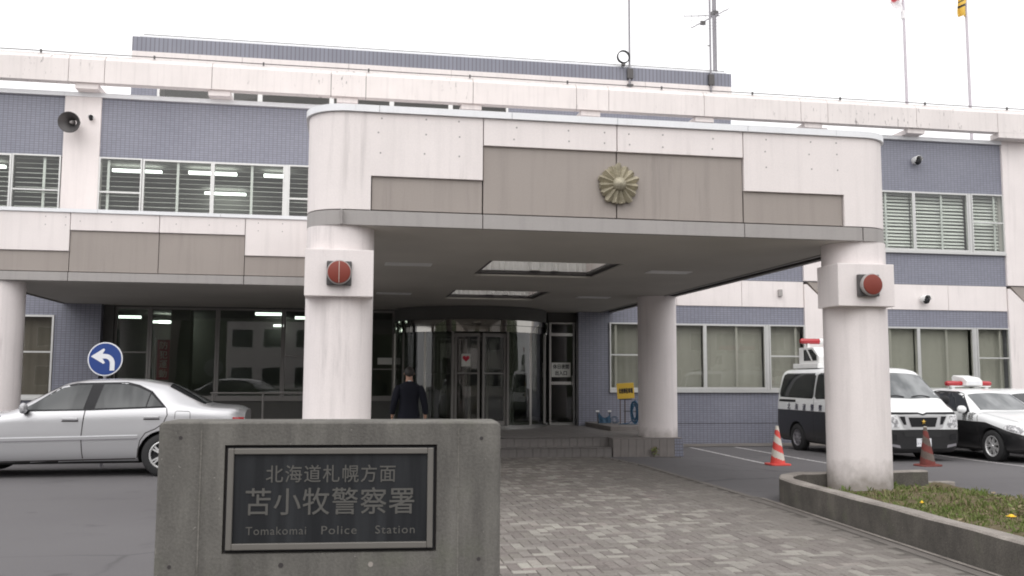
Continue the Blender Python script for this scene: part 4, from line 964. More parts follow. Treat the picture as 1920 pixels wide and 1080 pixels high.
# slab with a recess for the plaque: outline built as frame pieces welded into one mesh
bm_ = bmesh.new()
m.add([(-hw, 0, 0), (hw, 0, 0), (hw, 0, top), (-hw, 0, top), (-pw_, 0, p0), (pw_, 0, p0), (pw_, 0, p1), (-pw_, 0, p1), (-pw_, .03, p0), (pw_, .03, p0), (pw_, .03, p1), (-pw_, .03, p1), (-hw, th, 0), (hw, th, 0), (hw, th, top), (-hw, th, top)],
      [(0, 1, 5, 4), (1, 2, 6, 5), (2, 3, 7, 6), (3, 0, 4, 7), (4, 5, 9, 8), (5, 6, 10, 9), (6, 7, 11, 10), (7, 4, 8, 11), (8, 9, 10, 11), (13, 12, 15, 14), (1, 13, 14, 2), (12, 0, 3, 15), (3, 2, 14, 15), (0, 12, 13, 1)])
sl = link('slab', m.mesh('slab', 'sign_concrete'), N); b = sl.modifiers.new('bevel', 'BEVEL'); b.width = .028; b.segments = 3; b.limit_method = 'ANGLE'; b.angle_limit = math.radians(80)
b.limit_method = 'WEIGHT'; at_ = sl.data.attributes.new('bevel_weight_edge', 'FLOAT', 'EDGE')
for e in sl.data.edges:
    a_, b_ = (sl.data.vertices[i].co for i in e.vertices)
    outer = all(abs(abs(q.x)-hw) < 1e-4 and q.z in (0, ) or abs(abs(q.x)-hw) < 1e-4 or abs(q.z-top) < 1e-4 for q in (a_, b_))
    if outer and not (a_.z == 0 and b_.z == 0): at_.data[e.index].value = 1.0 if a_.z > .5 or b_.z > .5 else 1.0
for x, z in ((-.225, .63), (.19, .628), (-.73, .63), (.70, .645), (-.70, 1.22), (.71, 1.215)):
    link('tie_hole', MB().cyl((x, 0, z), .012 if abs(x) < .5 else .009, -.0015, .01, 12, 'y').mesh('tie_hole', 'joint_dark' if x != .19 else 'planter_top'), N)
for x in (-.605, .60): link('form_seam', MB().box(x-.0035, x+.0035, -.0022, .004, .0, 1.262).mesh('form_seam', 'seam_pale'), N)
P = link('plaque', MB().box(-pw_+.012, pw_-.012, .004, .029, p0+.012, p1-.012).mesh('plaque', 'stone_black'), N)
link('recess', MB().box(-pw_+.001, pw_-.001, .0295, .0299, p0+.001, p1-.001).mesh('recess', 'joint_dark'), N)
m = MB(); a, bz0, bz1 = pw_-.017, p0+.018, p1-.015
for s in (-1, 1):
    x0, x1_ = (-a, -a+.028) if s < 0 else (a-.028, a); m.box(x0, x1_, -.012, .0035, bz0, bz1)
m.box(-a+.028, a-.028, -.012, .0035, bz1-.028, bz1); m.box(-a+.028, a-.028, -.012, .0035, bz0, bz0+.030)
link('frame', m.mesh('frame', 'plaque_metal'), P, bevel=.004)
def plate_text(s, w_, h_, x, z, off=.0, space=1.0): link('lettering', moved(text_mb(s, w_, h_, space, .002, 0, False, off), lambda a_, b2, c_: (a_+x, b2+.0035, c_+z)).mesh('lettering', 'letter_grey'), P)
plate_text('北海道札幌方面', .605, .081, -.002, 1.051, .0006, 1.12)
plate_text('苫小牧警察署', .785, .124, -.002, .923, .0011, 1.06)
for wd_, w_, x in (('Tomakomai', .278, -.252), ('Police', .164, .04), ('Station', .186, .302)): plate_text(wd_, w_, .038 if wd_ != 'Tomakomai' else .037, x, .788, 0, 1.12)

# ------------------------------------------------------------------ traffic cones
def cone(x, y, lab, dirty=False, tilt=(0, 0), hide=0):
    t_ = loc_thing('traffic_cone', (x, y, G(y, x)), lab, 'cone', 'traffic cones in the parking lot'); t_.rotation_euler = (*tilt, 0); t_.scale = (1.05, 1.05, 1.05)
    m = MB(); n = 40; rows = 44; hh, r0, r1, z0 = .70, .135, .028, .03; v = []
    for j in range(rows+1):
        z = z0+(hh-z0)*j/rows; r_ = r0+(r1-r0)*j/rows
        for i in range(n): v.append((r_*math.cos(2*PI*i/n), r_*math.sin(2*PI*i/n), z))
    for j in range(rows):
        for i in range(n):
            m.f.append((j*n+i, j*n+(i+1) % n, (j+1)*n+(i+1) % n, (j+1)*n+i))
            ph = (j/rows*2.55+i/n*1.0) % 1.0; m.mi.append(1 if (ph < .5 and 3 < j) else 0)
            if j >= rows-4: m.mi[-1] = 1
    m.v = v; me = m.mesh('cone', ['cone_red', 'cone_white'] if not dirty else ['cone_red_dirty', 'cone_white_dirty'], True); link('cone', me, t_)
    m = MB(); k = .19; m.prism([(-k, -k+.04), (-k+.04, -k), (k-.04, -k), (k, -k+.04), (k, k-.04), (k-.04, k), (-k+.04, k), (-k, k-.04)], 0, .032, 'z'); link('base', m.mesh('base', 'cone_red' if not dirty else 'cone_red_dirty'), t_, bevel=.008)
    link('tip', MB().cyl((0, 0, 0), .027, .7, .712, 20).mesh('tip', 'cone_white'), t_); return t_
weathered('cone_red_dirty', (.26, .065, .055), (.13, .055, .05), (6, 6, 3)); weathered('cone_white_dirty', (.19, .16, .14), (.11, .085, .075), (6, 6, 3))
cone(8.23, 17.18, 'bright red and white striped cone left of the right front pillar'); cone(10.92, 16.45, 'faded dirty striped cone in front of the police van', True, (.02, -.05))

# ------------------------------------------------------------------ left-turn sign and yellow board
R_ = loc_thing('road_sign', (-4.15, 17.5, G(17.5)), 'round blue sign with a white arrow turning left behind the silver car', 'road sign', rotz=math.radians(-4))
link('pole', MB().tube([(0, .03, 0), (0, .03, 2.0)], .03, 12).mesh('pole', 'pole_grey', True), R_)
link('disc', MB().cyl((0, 0, 1.86), .295, -.004, .012, 48, 'y').mesh('disc', 'sign_white', True), R_)
link('face', MB().cyl((0, 0, 1.86), .275, -.0075, -.0045, 48, 'y').mesh('face', 'sign_blue', True), R_)
ar = [(-.235, .035), (-.055, .155), (-.05, .155)]; ar = [(-.24, .035), (-.03, .165), (-.015, .15), (-.045, .09)]
o_ = [( .0+.165*math.sin(a), -.075+.165*math.cos(a)) for a in [PI/2*i/8 for i in range(9)]]; i_ = [(.0+.085*math.sin(a), -.075+.085*math.cos(a)) for a in [PI/2*i/8 for i in range(8, -1, -1)]]
ar = [(-.24, .045), (-.03, .185), (-.005, .165), (-.045, .093)]+[(x+.0, z) for x, z in o_]+[(.165, -.20), (.085, -.20)]+i_+[(-.045, .008), (0.0, -.06), (-.025, -.085)]
link('arrow', MB().prism([(x*1.0, z+1.86) for x, z in ar], -.0105, -.0078).mesh('arrow', 'sign_white'), R_)

Ys = loc_thing('yellow_notice_board', (6.84, 22.5, PZ+.105), 'small yellow board with black characters on the hose stand by the wall', 'sign', rotz=math.radians(-14))
bz = .82
link('board', MB().prism([(-.21, -.19), (.21, -.19), (.21, .19), (-.21, .19)], -.008, .008).mesh('board', 'yellow_board'), Ys, (-.03, -.03, bz), bevel=.005).rotation_euler = (0, -.06, 0)
tx = link('lettering', moved(text_mb('公用車駐車場', .34, .13, 1.0, .001, bold=.006), lambda x, y, z: (x, y-.0085, z)).mesh('lettering', 'print_black'), Ys, (-.025, -.03, bz)); tx.rotation_euler = (0, -.06, 0)
link('post', MB().tube([(-.16, 0, .0), (-.16, 0, .64)], .011, 6).mesh('post', 'wood_rust'), Ys); link('clip', MB().box(-.19, .12, -.02, .0, .60, .63).mesh('clip', 'dark_metal'), Ys)
Hs = loc_thing('hose_stand', (7.03, 22.55, PZ+.105), 'rusty frame stand with a coiled blue hose below the yellow board', 'hose stand', rotz=math.radians(-14))
link('frame', MB().tube([(-.21, .02, 0), (-.21, 0, .60), (.20, 0, .60), (.20, .02, 0)], .014, 8).mesh('frame', 'wood_rust'), Hs); link('cross_bar', MB().tube([(-.25, -.02, .32), (.30, -.02, .30)], .012, 6).mesh('cross_bar', 'dark_metal'), Hs)
link('bar_end', MB().box(.19, .24, -.03, .03, .575, .635).mesh('bar_end', 'white_plastic'), Hs)
hs_ = []
for i in range(15*20):
    a = 2*PI*i/20; rr2 = .13+.035*math.sin(i*.137)+.02*math.sin(i*.41); hs_.append((rr2*.62*math.cos(a)+.02+.012*math.sin(i*.3), -.05-.05*(i/300)+.012*math.sin(i*.77), .30+rr2*1.65*math.sin(a)))
link('hose', MB().tube(hs_, .0095, 6).mesh('hose', 'hose_blue', True), Hs)
link('hose_end', MB().tube([(-.05, -.08, .1), (-.12, -.08, .03), (-.3, -.10, .012), (-.38, -.16, .010), (-.2, -.2, .010), (.1, -.17, .010)], .0095, 6).mesh('hose_end', 'hose_blue', True), Hs)
Fb = loc_thing('blue_barrier', (6.42, 23.0, PZ+.105), 'low stand of two white-tipped posts draped with dark blue sheeting', 'barrier')
for sx_ in (-.17, .14):
    link('post', MB().tube([(sx_, 0, 0), (sx_-.02, 0, .30)], .016, 8).mesh('post', 'dark_metal', True), Fb); link('post_tip', MB().box(sx_-.06, sx_+.02, -.025, .025, .285, .325).mesh('post_tip', 'white_plastic'), Fb)
link('sheeting', cloth_grid(lambda u, v: (-.17+.31*u+.01*math.sin(v*7), -.035-.03*math.sin(u*PI)*(1-v)+.015*math.sin(u*14), .01+.27*v-.14*math.sin(u*PI)*v), 14, 8).mesh('sheeting', 'hose_blue', True), Fb)
tw_ = []
for i in range(60): a = i*.32; tw_.append((.2+.07*math.cos(a)+i*.0015, -.02+.01*math.sin(a*2.1), .09+.085*math.sin(a)))
link('cord', MB().tube(tw_, .006, 5).mesh('cord', 'hose_blue', True), Fb)

# ------------------------------------------------------------------ vehicles
def smooth1(a, k):
    if k < 1: return a
    p = np.pad(a, ((k, k), (0, 0)), mode='edge'); c_ = np.cumsum(np.vstack([np.zeros((1, a.shape[1])), p]), 0); return (c_[2*k+1:]-c_[:-2*k-1])/(2*k+1)
def car_shell(st, dx=.03, sm=.07, arch=None, arch_r=.36):
    """st rows: x, zs, ws, wm, zm, zb, wb, zr, wr, zt -> closed body mesh (bmesh data), wheel arches cut"""
    st = np.array(st, float); x0, x1 = st[0, 0], st[-1, 0]; n = int((x1-x0)/dx)+1; X = np.linspace(x0, x1, n)
    Pm = np.stack([np.interp(X, st[:, 0], st[:, i]) for i in range(1, 10)], 1); Pm = smooth1(smooth1(Pm, int(sm/dx)), int(sm/dx/2))
    vs, K_ = [], None
    for x, (zs, ws, wm, zm, zb, wb, zr, wr, zt) in zip(X, Pm):
        half = np.array([(0, zs), (ws*.7, zs), (ws, zs+.01), (wm*.972, zs+.10), (wm*.995, zm-.05), (wm, zm), (wm*.992, zm+(zb-zm)*.45), (wb+(wm-wb)*.35, zb-(zb-zm)*.12), (wb, zb), (wb+(wr-wb)*.5+.012, zb+(zr-zb)*.5), (wr, zr), (wr*.90, zr+(zt-zr)*.55), (wr*.55, zt-(zt-zr)*.10), (0, zt)])
        seg = np.r_[0, np.cumsum(np.linalg.norm(np.diff(half, axis=0), axis=1)+1e-6)]; T = np.linspace(0, seg[-1], 60); d = np.stack([np.interp(T, seg, half[:, i]) for i in (0, 1)], 1)
        s_ = smooth1(d, 2); s_[0], s_[-1] = d[0], d[-1]; s_[:2, 0] = d[:2, 0]; s_[-2:, 1] = s_[-3, 1]
        s_[0, 0] = 0; s_[-1, 0] = 0
        ring = [(x, y, z) for y, z in s_]+[(x, -y, z) for y, z in s_[-2:0:-1]]; K_ = len(ring); vs += ring
    fs = [(i*K_+j, i*K_+(j+1) % K_, (i+1)*K_+(j+1) % K_, (i+1)*K_+j) for i in range(n-1) for j in range(K_)]
    for e, rev in ((0, False), (n-1, True)):
        c0 = len(vs); ring = [vs[e*K_+j] for j in range(K_)]; vs.append((ring[0][0], 0, sum(p[2] for p in ring)/K_))
        fs += [((e*K_+j, c0, e*K_+(j+1) % K_) if not rev else (e*K_+(j+1) % K_, c0, e*K_+j)) for j in range(K_)]
    m = MB(); m.add(vs, [f[::-1] for f in fs]); me = m.mesh('body', 'paint_white'); ob = bpy.data.objects.new('tmp', me); COL.objects.link(ob)
    bm = bmesh.new(); bm.from_mesh(me); bmesh.ops.recalc_face_normals(bm, faces=bm.faces); bm.to_mesh(me); bm.free()
    bvh0 = BVHTree.FromPolygons([v.co.copy() for v in me.vertices], [tuple(p.vertices) for p in me.polygons])
    cut = MB()
    for ax_, zc in arch:
        for s in (-1, 1): cut.cyl((ax_, 0, zc), arch_r, *((-1.3, -.55) if s < 0 else (.55, 1.3)), 40, 'y')
    cme = cut.mesh('cut', 'rubber'); co = bpy.data.objects.new('cut', cme); COL.objects.link(co)
    bm = bmesh.new(); bm.from_mesh(cme); bmesh.ops.recalc_face_normals(bm, faces=bm.faces); bm.to_mesh(cme); bm.free()
    md = ob.modifiers.new('b', 'BOOLEAN'); md.operation = 'DIFFERENCE'; md.object = co; md.solver = 'EXACT'
    dg = bpy.context.evaluated_depsgraph_get(); res = bpy.data.meshes.new_from_object(ob.evaluated_get(dg)); bpy.data.objects.remove(ob); bpy.data.objects.remove(co)
    return res, bvh0
def finish_body(me, mat, arch, arch_r):
    me.materials.clear(); me.materials.append(M[mat]); me.materials.append(M['rubber'])
    for p in me.polygons:
        c_ = p.center; p.material_index = 0; p.use_smooth = True
        for ax_, zc in arch:
            if math.hypot(c_.x-ax_, c_.z-zc) < arch_r+.004 and (math.hypot(c_.x-ax_, c_.z-zc) > arch_r-.02 or abs(abs(c_.y)-.55) < .01) and abs(p.normal.y) < .9 or (abs(abs(c_.y)-.55) < .005 and math.hypot(c_.x-ax_, c_.z-zc) < arch_r): p.material_index = 1
        if p.normal.z < -.7: p.material_index = 1
    me.set_sharp_from_angle(angle=math.radians(32)); return me
def ray_pt(bvh, u, v, side):
    """side 'y+','y-': (u,v)=(x,z); 'x-','x+': (y,z); 'z': (x,y) -> (point, normal)"""
    o, d = {'y+': (Vector((u, 3, v)), Vector((0, -1, 0))), 'y-': (Vector((u, -3, v)), Vector((0, 1, 0))), 'x-': (Vector((-9, u, v)), Vector((1, 0, 0))), 'x+': (Vector((9, u, v)), Vector((-1, 0, 0))), 'z': (Vector((u, v, 5)), Vector((0, 0, -1)))}[side]
    p, nr, _, _ = bvh.ray_cast(o, d)
    if p is None:
        p, nr, _, _ = bvh.find_nearest(o+d*(2.2 if side[0] == 'y' else 6.5))
        return p, -d
    if nr.dot(d) > 0: nr = -nr
    return p, nr
def decal(bvh, poly, side, off=.004, step=.05, name='patch', mats='dark_plastic', smooth=True, thick=0):
    pts = []
    n = len(poly)
    for i in range(n):
        a, b_ = Vector(poly[i]), Vector(poly[(i+1) % n]); k = max(1, int((b_-a).length/step)); pts += [a+(b_-a)*j/k for j in range(k)]
    ne = len(pts); edges = [(i, (i+1) % ne) for i in range(ne)]
    xs_ = [p.x for p in pts]; ys_ = [p.y for p in pts]
    def inside(x, y):
        c_ = False
        for i in range(ne):
            p, q = pts[i], pts[(i+1) % ne]
            if (p.y > y) != (q.y > y) and x < (q.x-p.x)*(y-p.y)/(q.y-p.y)+p.x: c_ = not c_
        return c_
    x = min(xs_)+step/2; ins = []
    while x < max(xs_):
        y = min(ys_)+step/2
        while y < max(ys_):
            if inside(x, y) and min((Vector((x, y))-p).length for p in pts) > step*.35: ins.append(Vector((x, y)))
            y += step
        x += step
    r_ = delaunay_2d_cdt(pts+ins, edges, [], 1, 1e-5); m = MB(); vs = []
    for p in r_[0]:
        q, nr = ray_pt(bvh, p.x, p.y, side); vs.append(q+nr*off)
    m.add(vs, [tuple(f) for f in r_[2]])
    d = {'y+': Vector((0, 1, 0)), 'y-': Vector((0, -1, 0)), 'x-': Vector((-1, 0, 0)), 'x+': Vector((1, 0, 0)), 'z': Vector((0, 0, 1))}[side]
    out_ = []
    for f in m.f:
        a, b_, c_ = (Vector(m.v[i]) for i in f[:3]); out_.append(f if (b_-a).cross(c_-a).dot(d) > 0 else f[::-1])
    m.f = out_; me = m.mesh(name, mats)
    if smooth: me.polygons.foreach_set('use_smooth', [True]*len(me.polygons))
    return me
def strip_poly(pts, w_):
    pts = [Vector(p) for p in pts]; L, R2 = [], []
    for i, p in enumerate(pts):
        d = (pts[min(i+1, len(pts)-1)]-pts[max(i-1, 0)]).normalized(); nr = Vector((-d.y, d.x))*w_/2; L.append(p+nr); R2.append(p-nr)
    return [tuple(q) for q in L+R2[::-1]]
def grow(poly, g_):
    c_ = Vector((sum(p[0] for p in poly)/len(poly), sum(p[1] for p in poly)/len(poly))); n = len(poly); o = []
    ar_ = sum(poly[i][0]*poly[(i+1) % n][1]-poly[(i+1) % n][0]*poly[i][1] for i in range(n)); sg = 1 if ar_ > 0 else -1
    for i in range(n):
        a, b_, c2_ = Vector(poly[i-1]), Vector(poly[i]), Vector(poly[(i+1) % n]); e1, e2 = (b_-a).normalized(), (c2_-b_).normalized(); n1, n2 = Vector((e1.y, -e1.x))*sg, Vector((e2.y, -e2.x))*sg; h = (n1+n2)
        h = h.normalized()/max(.5, h.normalized().dot(n1)) if h.length > 1e-6 else n1; o.append(tuple(b_+h*g_))
    return o
def wheel(par, x, y, zc, r, w_, side, rim='alloy', spokes=7, rimr=.66, twin=True):
    """side +1 / -1 = outer face direction along y"""
    wh = empty_part('wheel', par, (x, y, zc)); k = rimr*r
    prof = [(k*.98, -w_*.4), (k*1.03, -w_*.5), (r*.90, -w_*.5), (r*.97, -w_*.42), (r, -w_*.25), (r, w_*.25), (r*.97, w_*.42), (r*.90, w_*.5), (k*1.03, w_*.5), (k*.98, w_*.4)]
    link('tyre', MB().lathe(prof, (0, 0, 0), 40, 'y').mesh('tyre', 'rubber', True), wh)
    m = MB(); s = side; yo = s*w_*.36
    q = MB().lathe([(k*.985, s*w_*.45), (k*.93, s*w_*.47), (k*.87, s*w_*.40), (k*.86, -s*w_*.3)], (0, 0, 0), 40, 'y'); m.add(q.v, q.f)
    for i in range(spokes):
        a = 2*PI*i/spokes
        for da in ((-.13, .13) if twin else (0,)):
            ca, sa = math.cos(a+da), math.sin(a+da); h0, h1 = .14*k, .9*k; wv = .055*k if twin else .12*k
            pts = []
            for rr_, ww, dy in ((h0, wv*1.2, .01), (h1, wv, 0)):
                for sg in (-1, 1): pts.append((rr_*ca-sg*ww*sa, yo+s*dy, rr_*sa+sg*ww*ca))
            back = [(p[0], p[1]-s*.03, p[2]) for p in pts]; m.add(pts+back, [(0, 1, 3, 2), (4, 6, 7, 5), (0, 2, 6, 4), (1, 5, 7, 3), (2, 3, 7, 6), (0, 4, 5, 1)])
    q = MB().lathe([(0, yo+s*.022), (.13*k, yo+s*.02), (.2*k, yo), (.2*k, yo-s*.03)], (0, 0, 0), 20, 'y'); m.add(q.v, q.f)
    me = m.mesh('rim', rim, True); bm = bmesh.new(); bm.from_mesh(me); bmesh.ops.recalc_face_normals(bm, faces=bm.faces); bm.to_mesh(me); bm.free(); link('rim', me, wh)
    link('brake_disc', MB().cyl((0, yo-s*.05, 0), k*.84, -.008, .008, 28, 'y').mesh('brake_disc', 'dark_plastic', True), wh)
    return wh
def mirror_unit(par, bvh, x, z, side, mat, s=1.0):
    p, nr = ray_pt(bvh, x, z, 'y+' if side > 0 else 'y-')
    m = MB().lathe([(0, -.105), (.05, -.10), (.082, -.06), (.088, 0), (.08, .05), (.05, .085), (0, .09)], (0, 0, 0), 20, 'y'); moved(m, lambda a, b_, c_: (p.x+a*.62*s, p.y+side*.13*s+b_*s, z+.055*s+c_*.95*s))
    mu = link('mirror', m.mesh('mirror', mat, True), par)
    link('mirror_foot', MB().box(p.x-.03, p.x+.05, *sorted((p.y-side*.02, p.y+side*.09)), z-.02, z+.02).mesh('mirror_foot', 'dark_plastic'), mu)

SEDAN = [(-3.70, .30, .50, .60, .48, .60, .56, .64, .45, .66), (-3.62, .22, .70, .78, .5, .68, .70, .72, .58, .75), (-3.3, .2, .78, .855, .54, .77, .80, .82, .66, .85), (-2.78, .2, .80, .88, .56, .87, .835, .90, .68, .935),
         (-2.4, .19, .80, .88, .57, .935, .85, .965, .70, .99), (-2.2, .19, .80, .88, .57, .955, .855, .985, .70, 1.005), (-2.0, .19, .80, .88, .57, .965, .855, 1.11, .68, 1.135), (-1.5, .19, .80, .88, .58, .975, .86, 1.375, .60, 1.425),
         (-1.2, .19, .80, .88, .58, .985, .86, 1.425, .585, 1.475), (-.75, .19, .80, .88, .59, 1.0, .86, 1.44, .575, 1.49), (-.4, .19, .80, .88, .60, 1.01, .86, 1.425, .575, 1.478), (0, .19, .80, .88, .61, 1.02, .86, 1.355, .58, 1.41),
         (.3, .2, .80, .88, .61, 1.025, .86, 1.20, .61, 1.25), (.58, .21, .79, .87, .61, 1.02, .85, 1.075, .66, 1.09), (.75, .22, .78, .865, .61, 1.01, .84, 1.045, .68, 1.065), (1.02, .24, .76, .84, .60, .99, .81, 1.035, .66, 1.05), (1.14, .28, .70, .80, .58, .95, .76, 1.0, .6, 1.02), (1.18, .34, .62, .74, .56, .90, .70, .95, .5, .97)]
ARCH = [(0, .325), (-2.78, .325)]
sd_me, sd_bvh = car_shell(SEDAN, arch=ARCH, arch_r=.375)
def sedan(name, loc, rz, label, mat, glassm, group=None, detail=True, police=False, cat='car'):
    T = loc_thing(name, loc, label, cat, group, rz); me = finish_body(sd_me.copy(), mat, ARCH, .375); link('body', me, T); bv = sd_bvh
    fwin = [(-2.02, 1.0), (-1.98, 1.06), (-1.52, 1.345), (-1.32, 1.385), (-1.09, 1.395), (-1.17, 1.005)]; rwin = [(-1.03, 1.03-.015), (-.945, 1.40), (-.62, 1.40), (-.44, 1.36), (-.25, 1.275), (-.02, 1.055)]
    for s, sd_ in ((-1, 'y-'), (1, 'y+')):
        trim = [(-2.06, .985), (-1.53, 1.37), (-1.33, 1.412), (-.6, 1.428), (-.42, 1.385), (-.22, 1.29), (.02, 1.04), (-1.1, 1.0)]
        wt = link('window_trim', decal(bv, trim, sd_, .003, .06, 'window_trim', 'dark_plastic'), T)
        fw_, rw_ = grow(fwin, -.010), grow(rwin, -.010)
        link('pane', decal(bv, fw_, sd_, .007, .06, 'pane', glassm), wt); link('pane', decal(bv, rw_, sd_, .007, .06, 'pane', glassm), wt)
        link('pane_bar', decal(bv, strip_poly([(-.285, 1.035), (-.235, 1.275)], .018), sd_, .009, .06, 'pane_bar', 'dark_plastic'), wt)
        for pl in ([(-2.31, .965), (-2.36, .84), (-2.385, .6), (-2.36, .38), (-2.33, .25)], [(-1.15, 1.0), (-1.17, .82), (-1.185, .6), (-1.17, .40), (-1.15, .25)], [(.02, 1.035), (.035, .93), (-.02, .80), (-.13, .72), (-.27, .66), (-.345, .55), (-.37, .42), (-.385, .25)]):
            link('door_seam', decal(bv, strip_poly(pl, .014), sd_, .0025, .04, 'door_seam', 'joint_dark'), T)
        link('sill_seam', decal(bv, strip_poly([(-2.4, .245), (-1.2, .262), (-.40, .272)], .018), sd_, .0025, .06, 'sill_seam', 'joint_dark'), T)
        mo = decal(bv, strip_poly([(-2.38, .575), (-1.2, .592), (-.38, .606)], .05), sd_, .014, .05, 'side_moulding', mat); link('side_moulding', mo, T)
        if not police: link('moulding_highlight', decal(bv, strip_poly([(-2.38, .598), (-1.2, .615), (-.38, .629)], .016), sd_, .017, .06, 'moulding_highlight', 'coping_metal'), T)  # painted highlight: pale strip for the lit top edge of the moulding
        if not police: link('moulding_shade', decal(bv, strip_poly([(-2.38, .548), (-1.2, .565), (-.38, .579)], .010), sd_, .0155, .06, 'moulding_shade', 'pole_grey'), T)  # painted shade: grey strip along the underside of the moulding
        for hx_, hz_ in ((-1.35, .872), (-.19, .895)):
            p, nr = ray_pt(bv, hx_, hz_, sd_); hb = link('door_handle', MB().box(-.11, .11, -.012, .012, -.020, .020).mesh('door_handle', mat), T, p+nr*.022, bevel=.008)
            link('handle_recess', decal(bv, [(hx_-.12, hz_-.038), (hx_+.12, hz_-.038), (hx_+.11, hz_-.012), (hx_-.11, hz_-.012)], sd_, .003, .05, 'handle_recess', 'joint_dark'), T)
        link('tail_lamp', decal(bv, [(.99, .80), (1.16, .80), (1.165, .885), (1.0, .895)], sd_, .005, .03, 'tail_lamp', 'red_lens_light'), T)
        link('headlight', decal(bv, [(-3.52, .60), (-3.12, .70), (-3.16, .775), (-3.40, .76), (-3.60, .68)], sd_, .006, .03, 'headlight', 'lamp_clear'), T)
        mirror_unit(T, bv, -1.98, .985, s, 'paint_white' if police else mat, 1.0)
    fu = [(.18, .86), (.20, .98), (.33, .985), (.36, .97), (.36, .86)]; link('fuel_flap', decal(bv, strip_poly([(.145, .87), (.15, .965), (.17, .99), (.35, .985), (.37, .96), (.372, .87)], .008), 'y-', .0025, .03, 'fuel_flap', 'joint_dark'), T)
    link('windscreen', decal(bv, [(-2.14, -.62), (-2.17, 0), (-2.14, .62), (-1.60, .53), (-1.57, 0), (-1.60, -.53)], 'z', .006, .07, 'windscreen', 'car_glass_painted_sky' if police else 'car_glass'), T)
    link('rear_window', decal(bv, [(.02, -.535), (0, 0), (.02, .535), (.56, .62), (.58, 0), (.56, -.62)], 'z', .006, .06, 'rear_window', 'car_glass'), T)
    for pl in ([(-2.26, -.66), (-2.29, 0), (-2.26, .66)], [(-2.3, .69), (-3.3, .63)], [(-2.3, -.69), (-3.3, -.63)], [(.66, -.66), (.67, 0), (.66, .66)], [(.66, .66), (1.1, .64)], [(.66, -.66), (1.1, -.64)]): link('panel_seam', decal(bv, strip_poly(pl, .008), 'z', .0025, .06, 'panel_seam', 'joint_dark'), T)
    link('grille', decal(bv, [(-.36, .56), (.36, .56), (.38, .66), (-.38, .66)], 'x-', .006, .05, 'grille', 'dark_plastic'), T); link('air_intake', decal(bv, [(-.5, .32), (.5, .32), (.46, .44), (-.46, .44)], 'x-', .006, .05, 'air_intake', 'dark_plastic'), T)
    link('rear_plate', decal(bv, [(-.165, .60), (.165, .60), (.165, .765), (-.165, .765)], 'x+', .008, .06, 'rear_plate', 'sign_white'), T)
    for ax_ in (0, -2.78):
        for s in (-1, 1): wheel(T, ax_, s*.775, .325, .325, .20, s, 'alloy', 5 if not police else 7)
    return T
a0 = math.radians(1.8)
sx0, sy0 = -2.72, 15.25
sedan('silver_sedan', (sx0-.88*math.sin(a0), sy0+.88*math.cos(a0), 0), a0, 'silver four-door sedan parked side-on behind the nameplate wall', 'paint_silver', 'car_glass_grey')

# police patrol car, nose towards the camera
def light_bar(T, x, z, half, box=True, mat='red_lens_light'):
    for s in (-1, 1):
        m = MB().lathe([(0, -.0), (.055, .01), (.068, .04), (.068, half-.22), (.055, half-.19), (0, half-.18)], (0, 0, 0), 20, 'y'); moved(m, lambda a, b_, c_: (x+a*1.05+abs(b_)*.10, s*(b_+.18), z+c_*.9))
        if s < 0: m.f = [f[::-1] for f in m.f]
        link('beacon', m.mesh('beacon', mat, True), T)
        link('beacon_leg', MB().box(x-.03, x+.03, *sorted((s*.38, s*.46)), z-.12, z-.055).mesh('beacon_leg', 'white_plastic'), T)
    link('bar_base', MB().box(x-.06, x+.10, -half*.9, half*.9, z-.075, z-.05).mesh('bar_base', 'white_plastic'), T, bevel=.01)
pcx, pcy = 13.87, 20.18
PT = sedan('patrol_car', (pcx, pcy, G(18.5, 13.8)), math.radians(90), 'black and white police car with red beacons parked right of the van', 'paint_patrol', 'car_glass', police=True, cat='police car')
light_bar(PT, -.95, 1.585, .56)
m = MB(); m.prism([(-1.14, 1.54), (-.66, 1.54), (-.60, 1.72), (-.66, 1.77), (-1.02, 1.72), (-1.14, 1.65)], -.20, .20); link('siren_box', m.mesh('siren_box', 'white_plastic'), PT, bevel=.012)
link('siren_grille', MB().box(-1.146, -1.141, -.15, .15, 1.56, 1.63).mesh('siren_grille', 'coping_metal'), PT)
m = moved(text_mb('警察', .36, .17, 1.1, .0015), lambda a, b_, c_: (a, b_, c_)); vs = []
for a, b_, c_ in m.v:
    q, nr = ray_pt(sd_bvh, -2.05-a, .90+c_, 'y+'); vs.append(q+nr*(.004-b_))
m.v = [tuple(v) for v in vs]; link('lettering', m.mesh('lettering', 'print_black'), PT)
sedan('white_sedan', (15.95, 21.5, G(21, 16)), math.radians(90), 'white car at the right picture edge, mostly hidden behind the patrol car', 'paint_white', 'car_glass')

# police van
VAN = [(-2.37, .34, .66, .78, .52, .92, .72, .97, .60, .99), (-2.34, .26, .76, .83, .54, .99, .80, 1.05, .68, 1.07), (-2.24, .22, .80, .852, .58, 1.06, .83, 1.13, .74, 1.15), (-2.08, .22, .80, .855, .6, 1.12, .84, 1.20, .74, 1.23), (-1.97, .22, .80, .855, .6, 1.15, .84, 1.31, .735, 1.345),
       (-1.3, .22, .80, .85, .62, 1.2, .83, 1.85, .67, 1.925), (-1.1, .22, .80, .845, .62, 1.2, .82, 1.885, .68, 1.965), (0, .22, .80, .845, .62, 1.2, .82, 1.89, .69, 1.985), (1.6, .22, .80, .845, .62, 1.2, .82, 1.89, .69, 1.985), (2.2, .22, .80, .845, .62, 1.2, .82, 1.875, .69, 1.97), (2.31, .26, .76, .82, .62, 1.2, .79, 1.80, .66, 1.90), (2.35, .30, .70, .78, .62, 1.2, .75, 1.72, .62, 1.82)]
VARCH = [(1.30, .33), (-1.26, .33)]
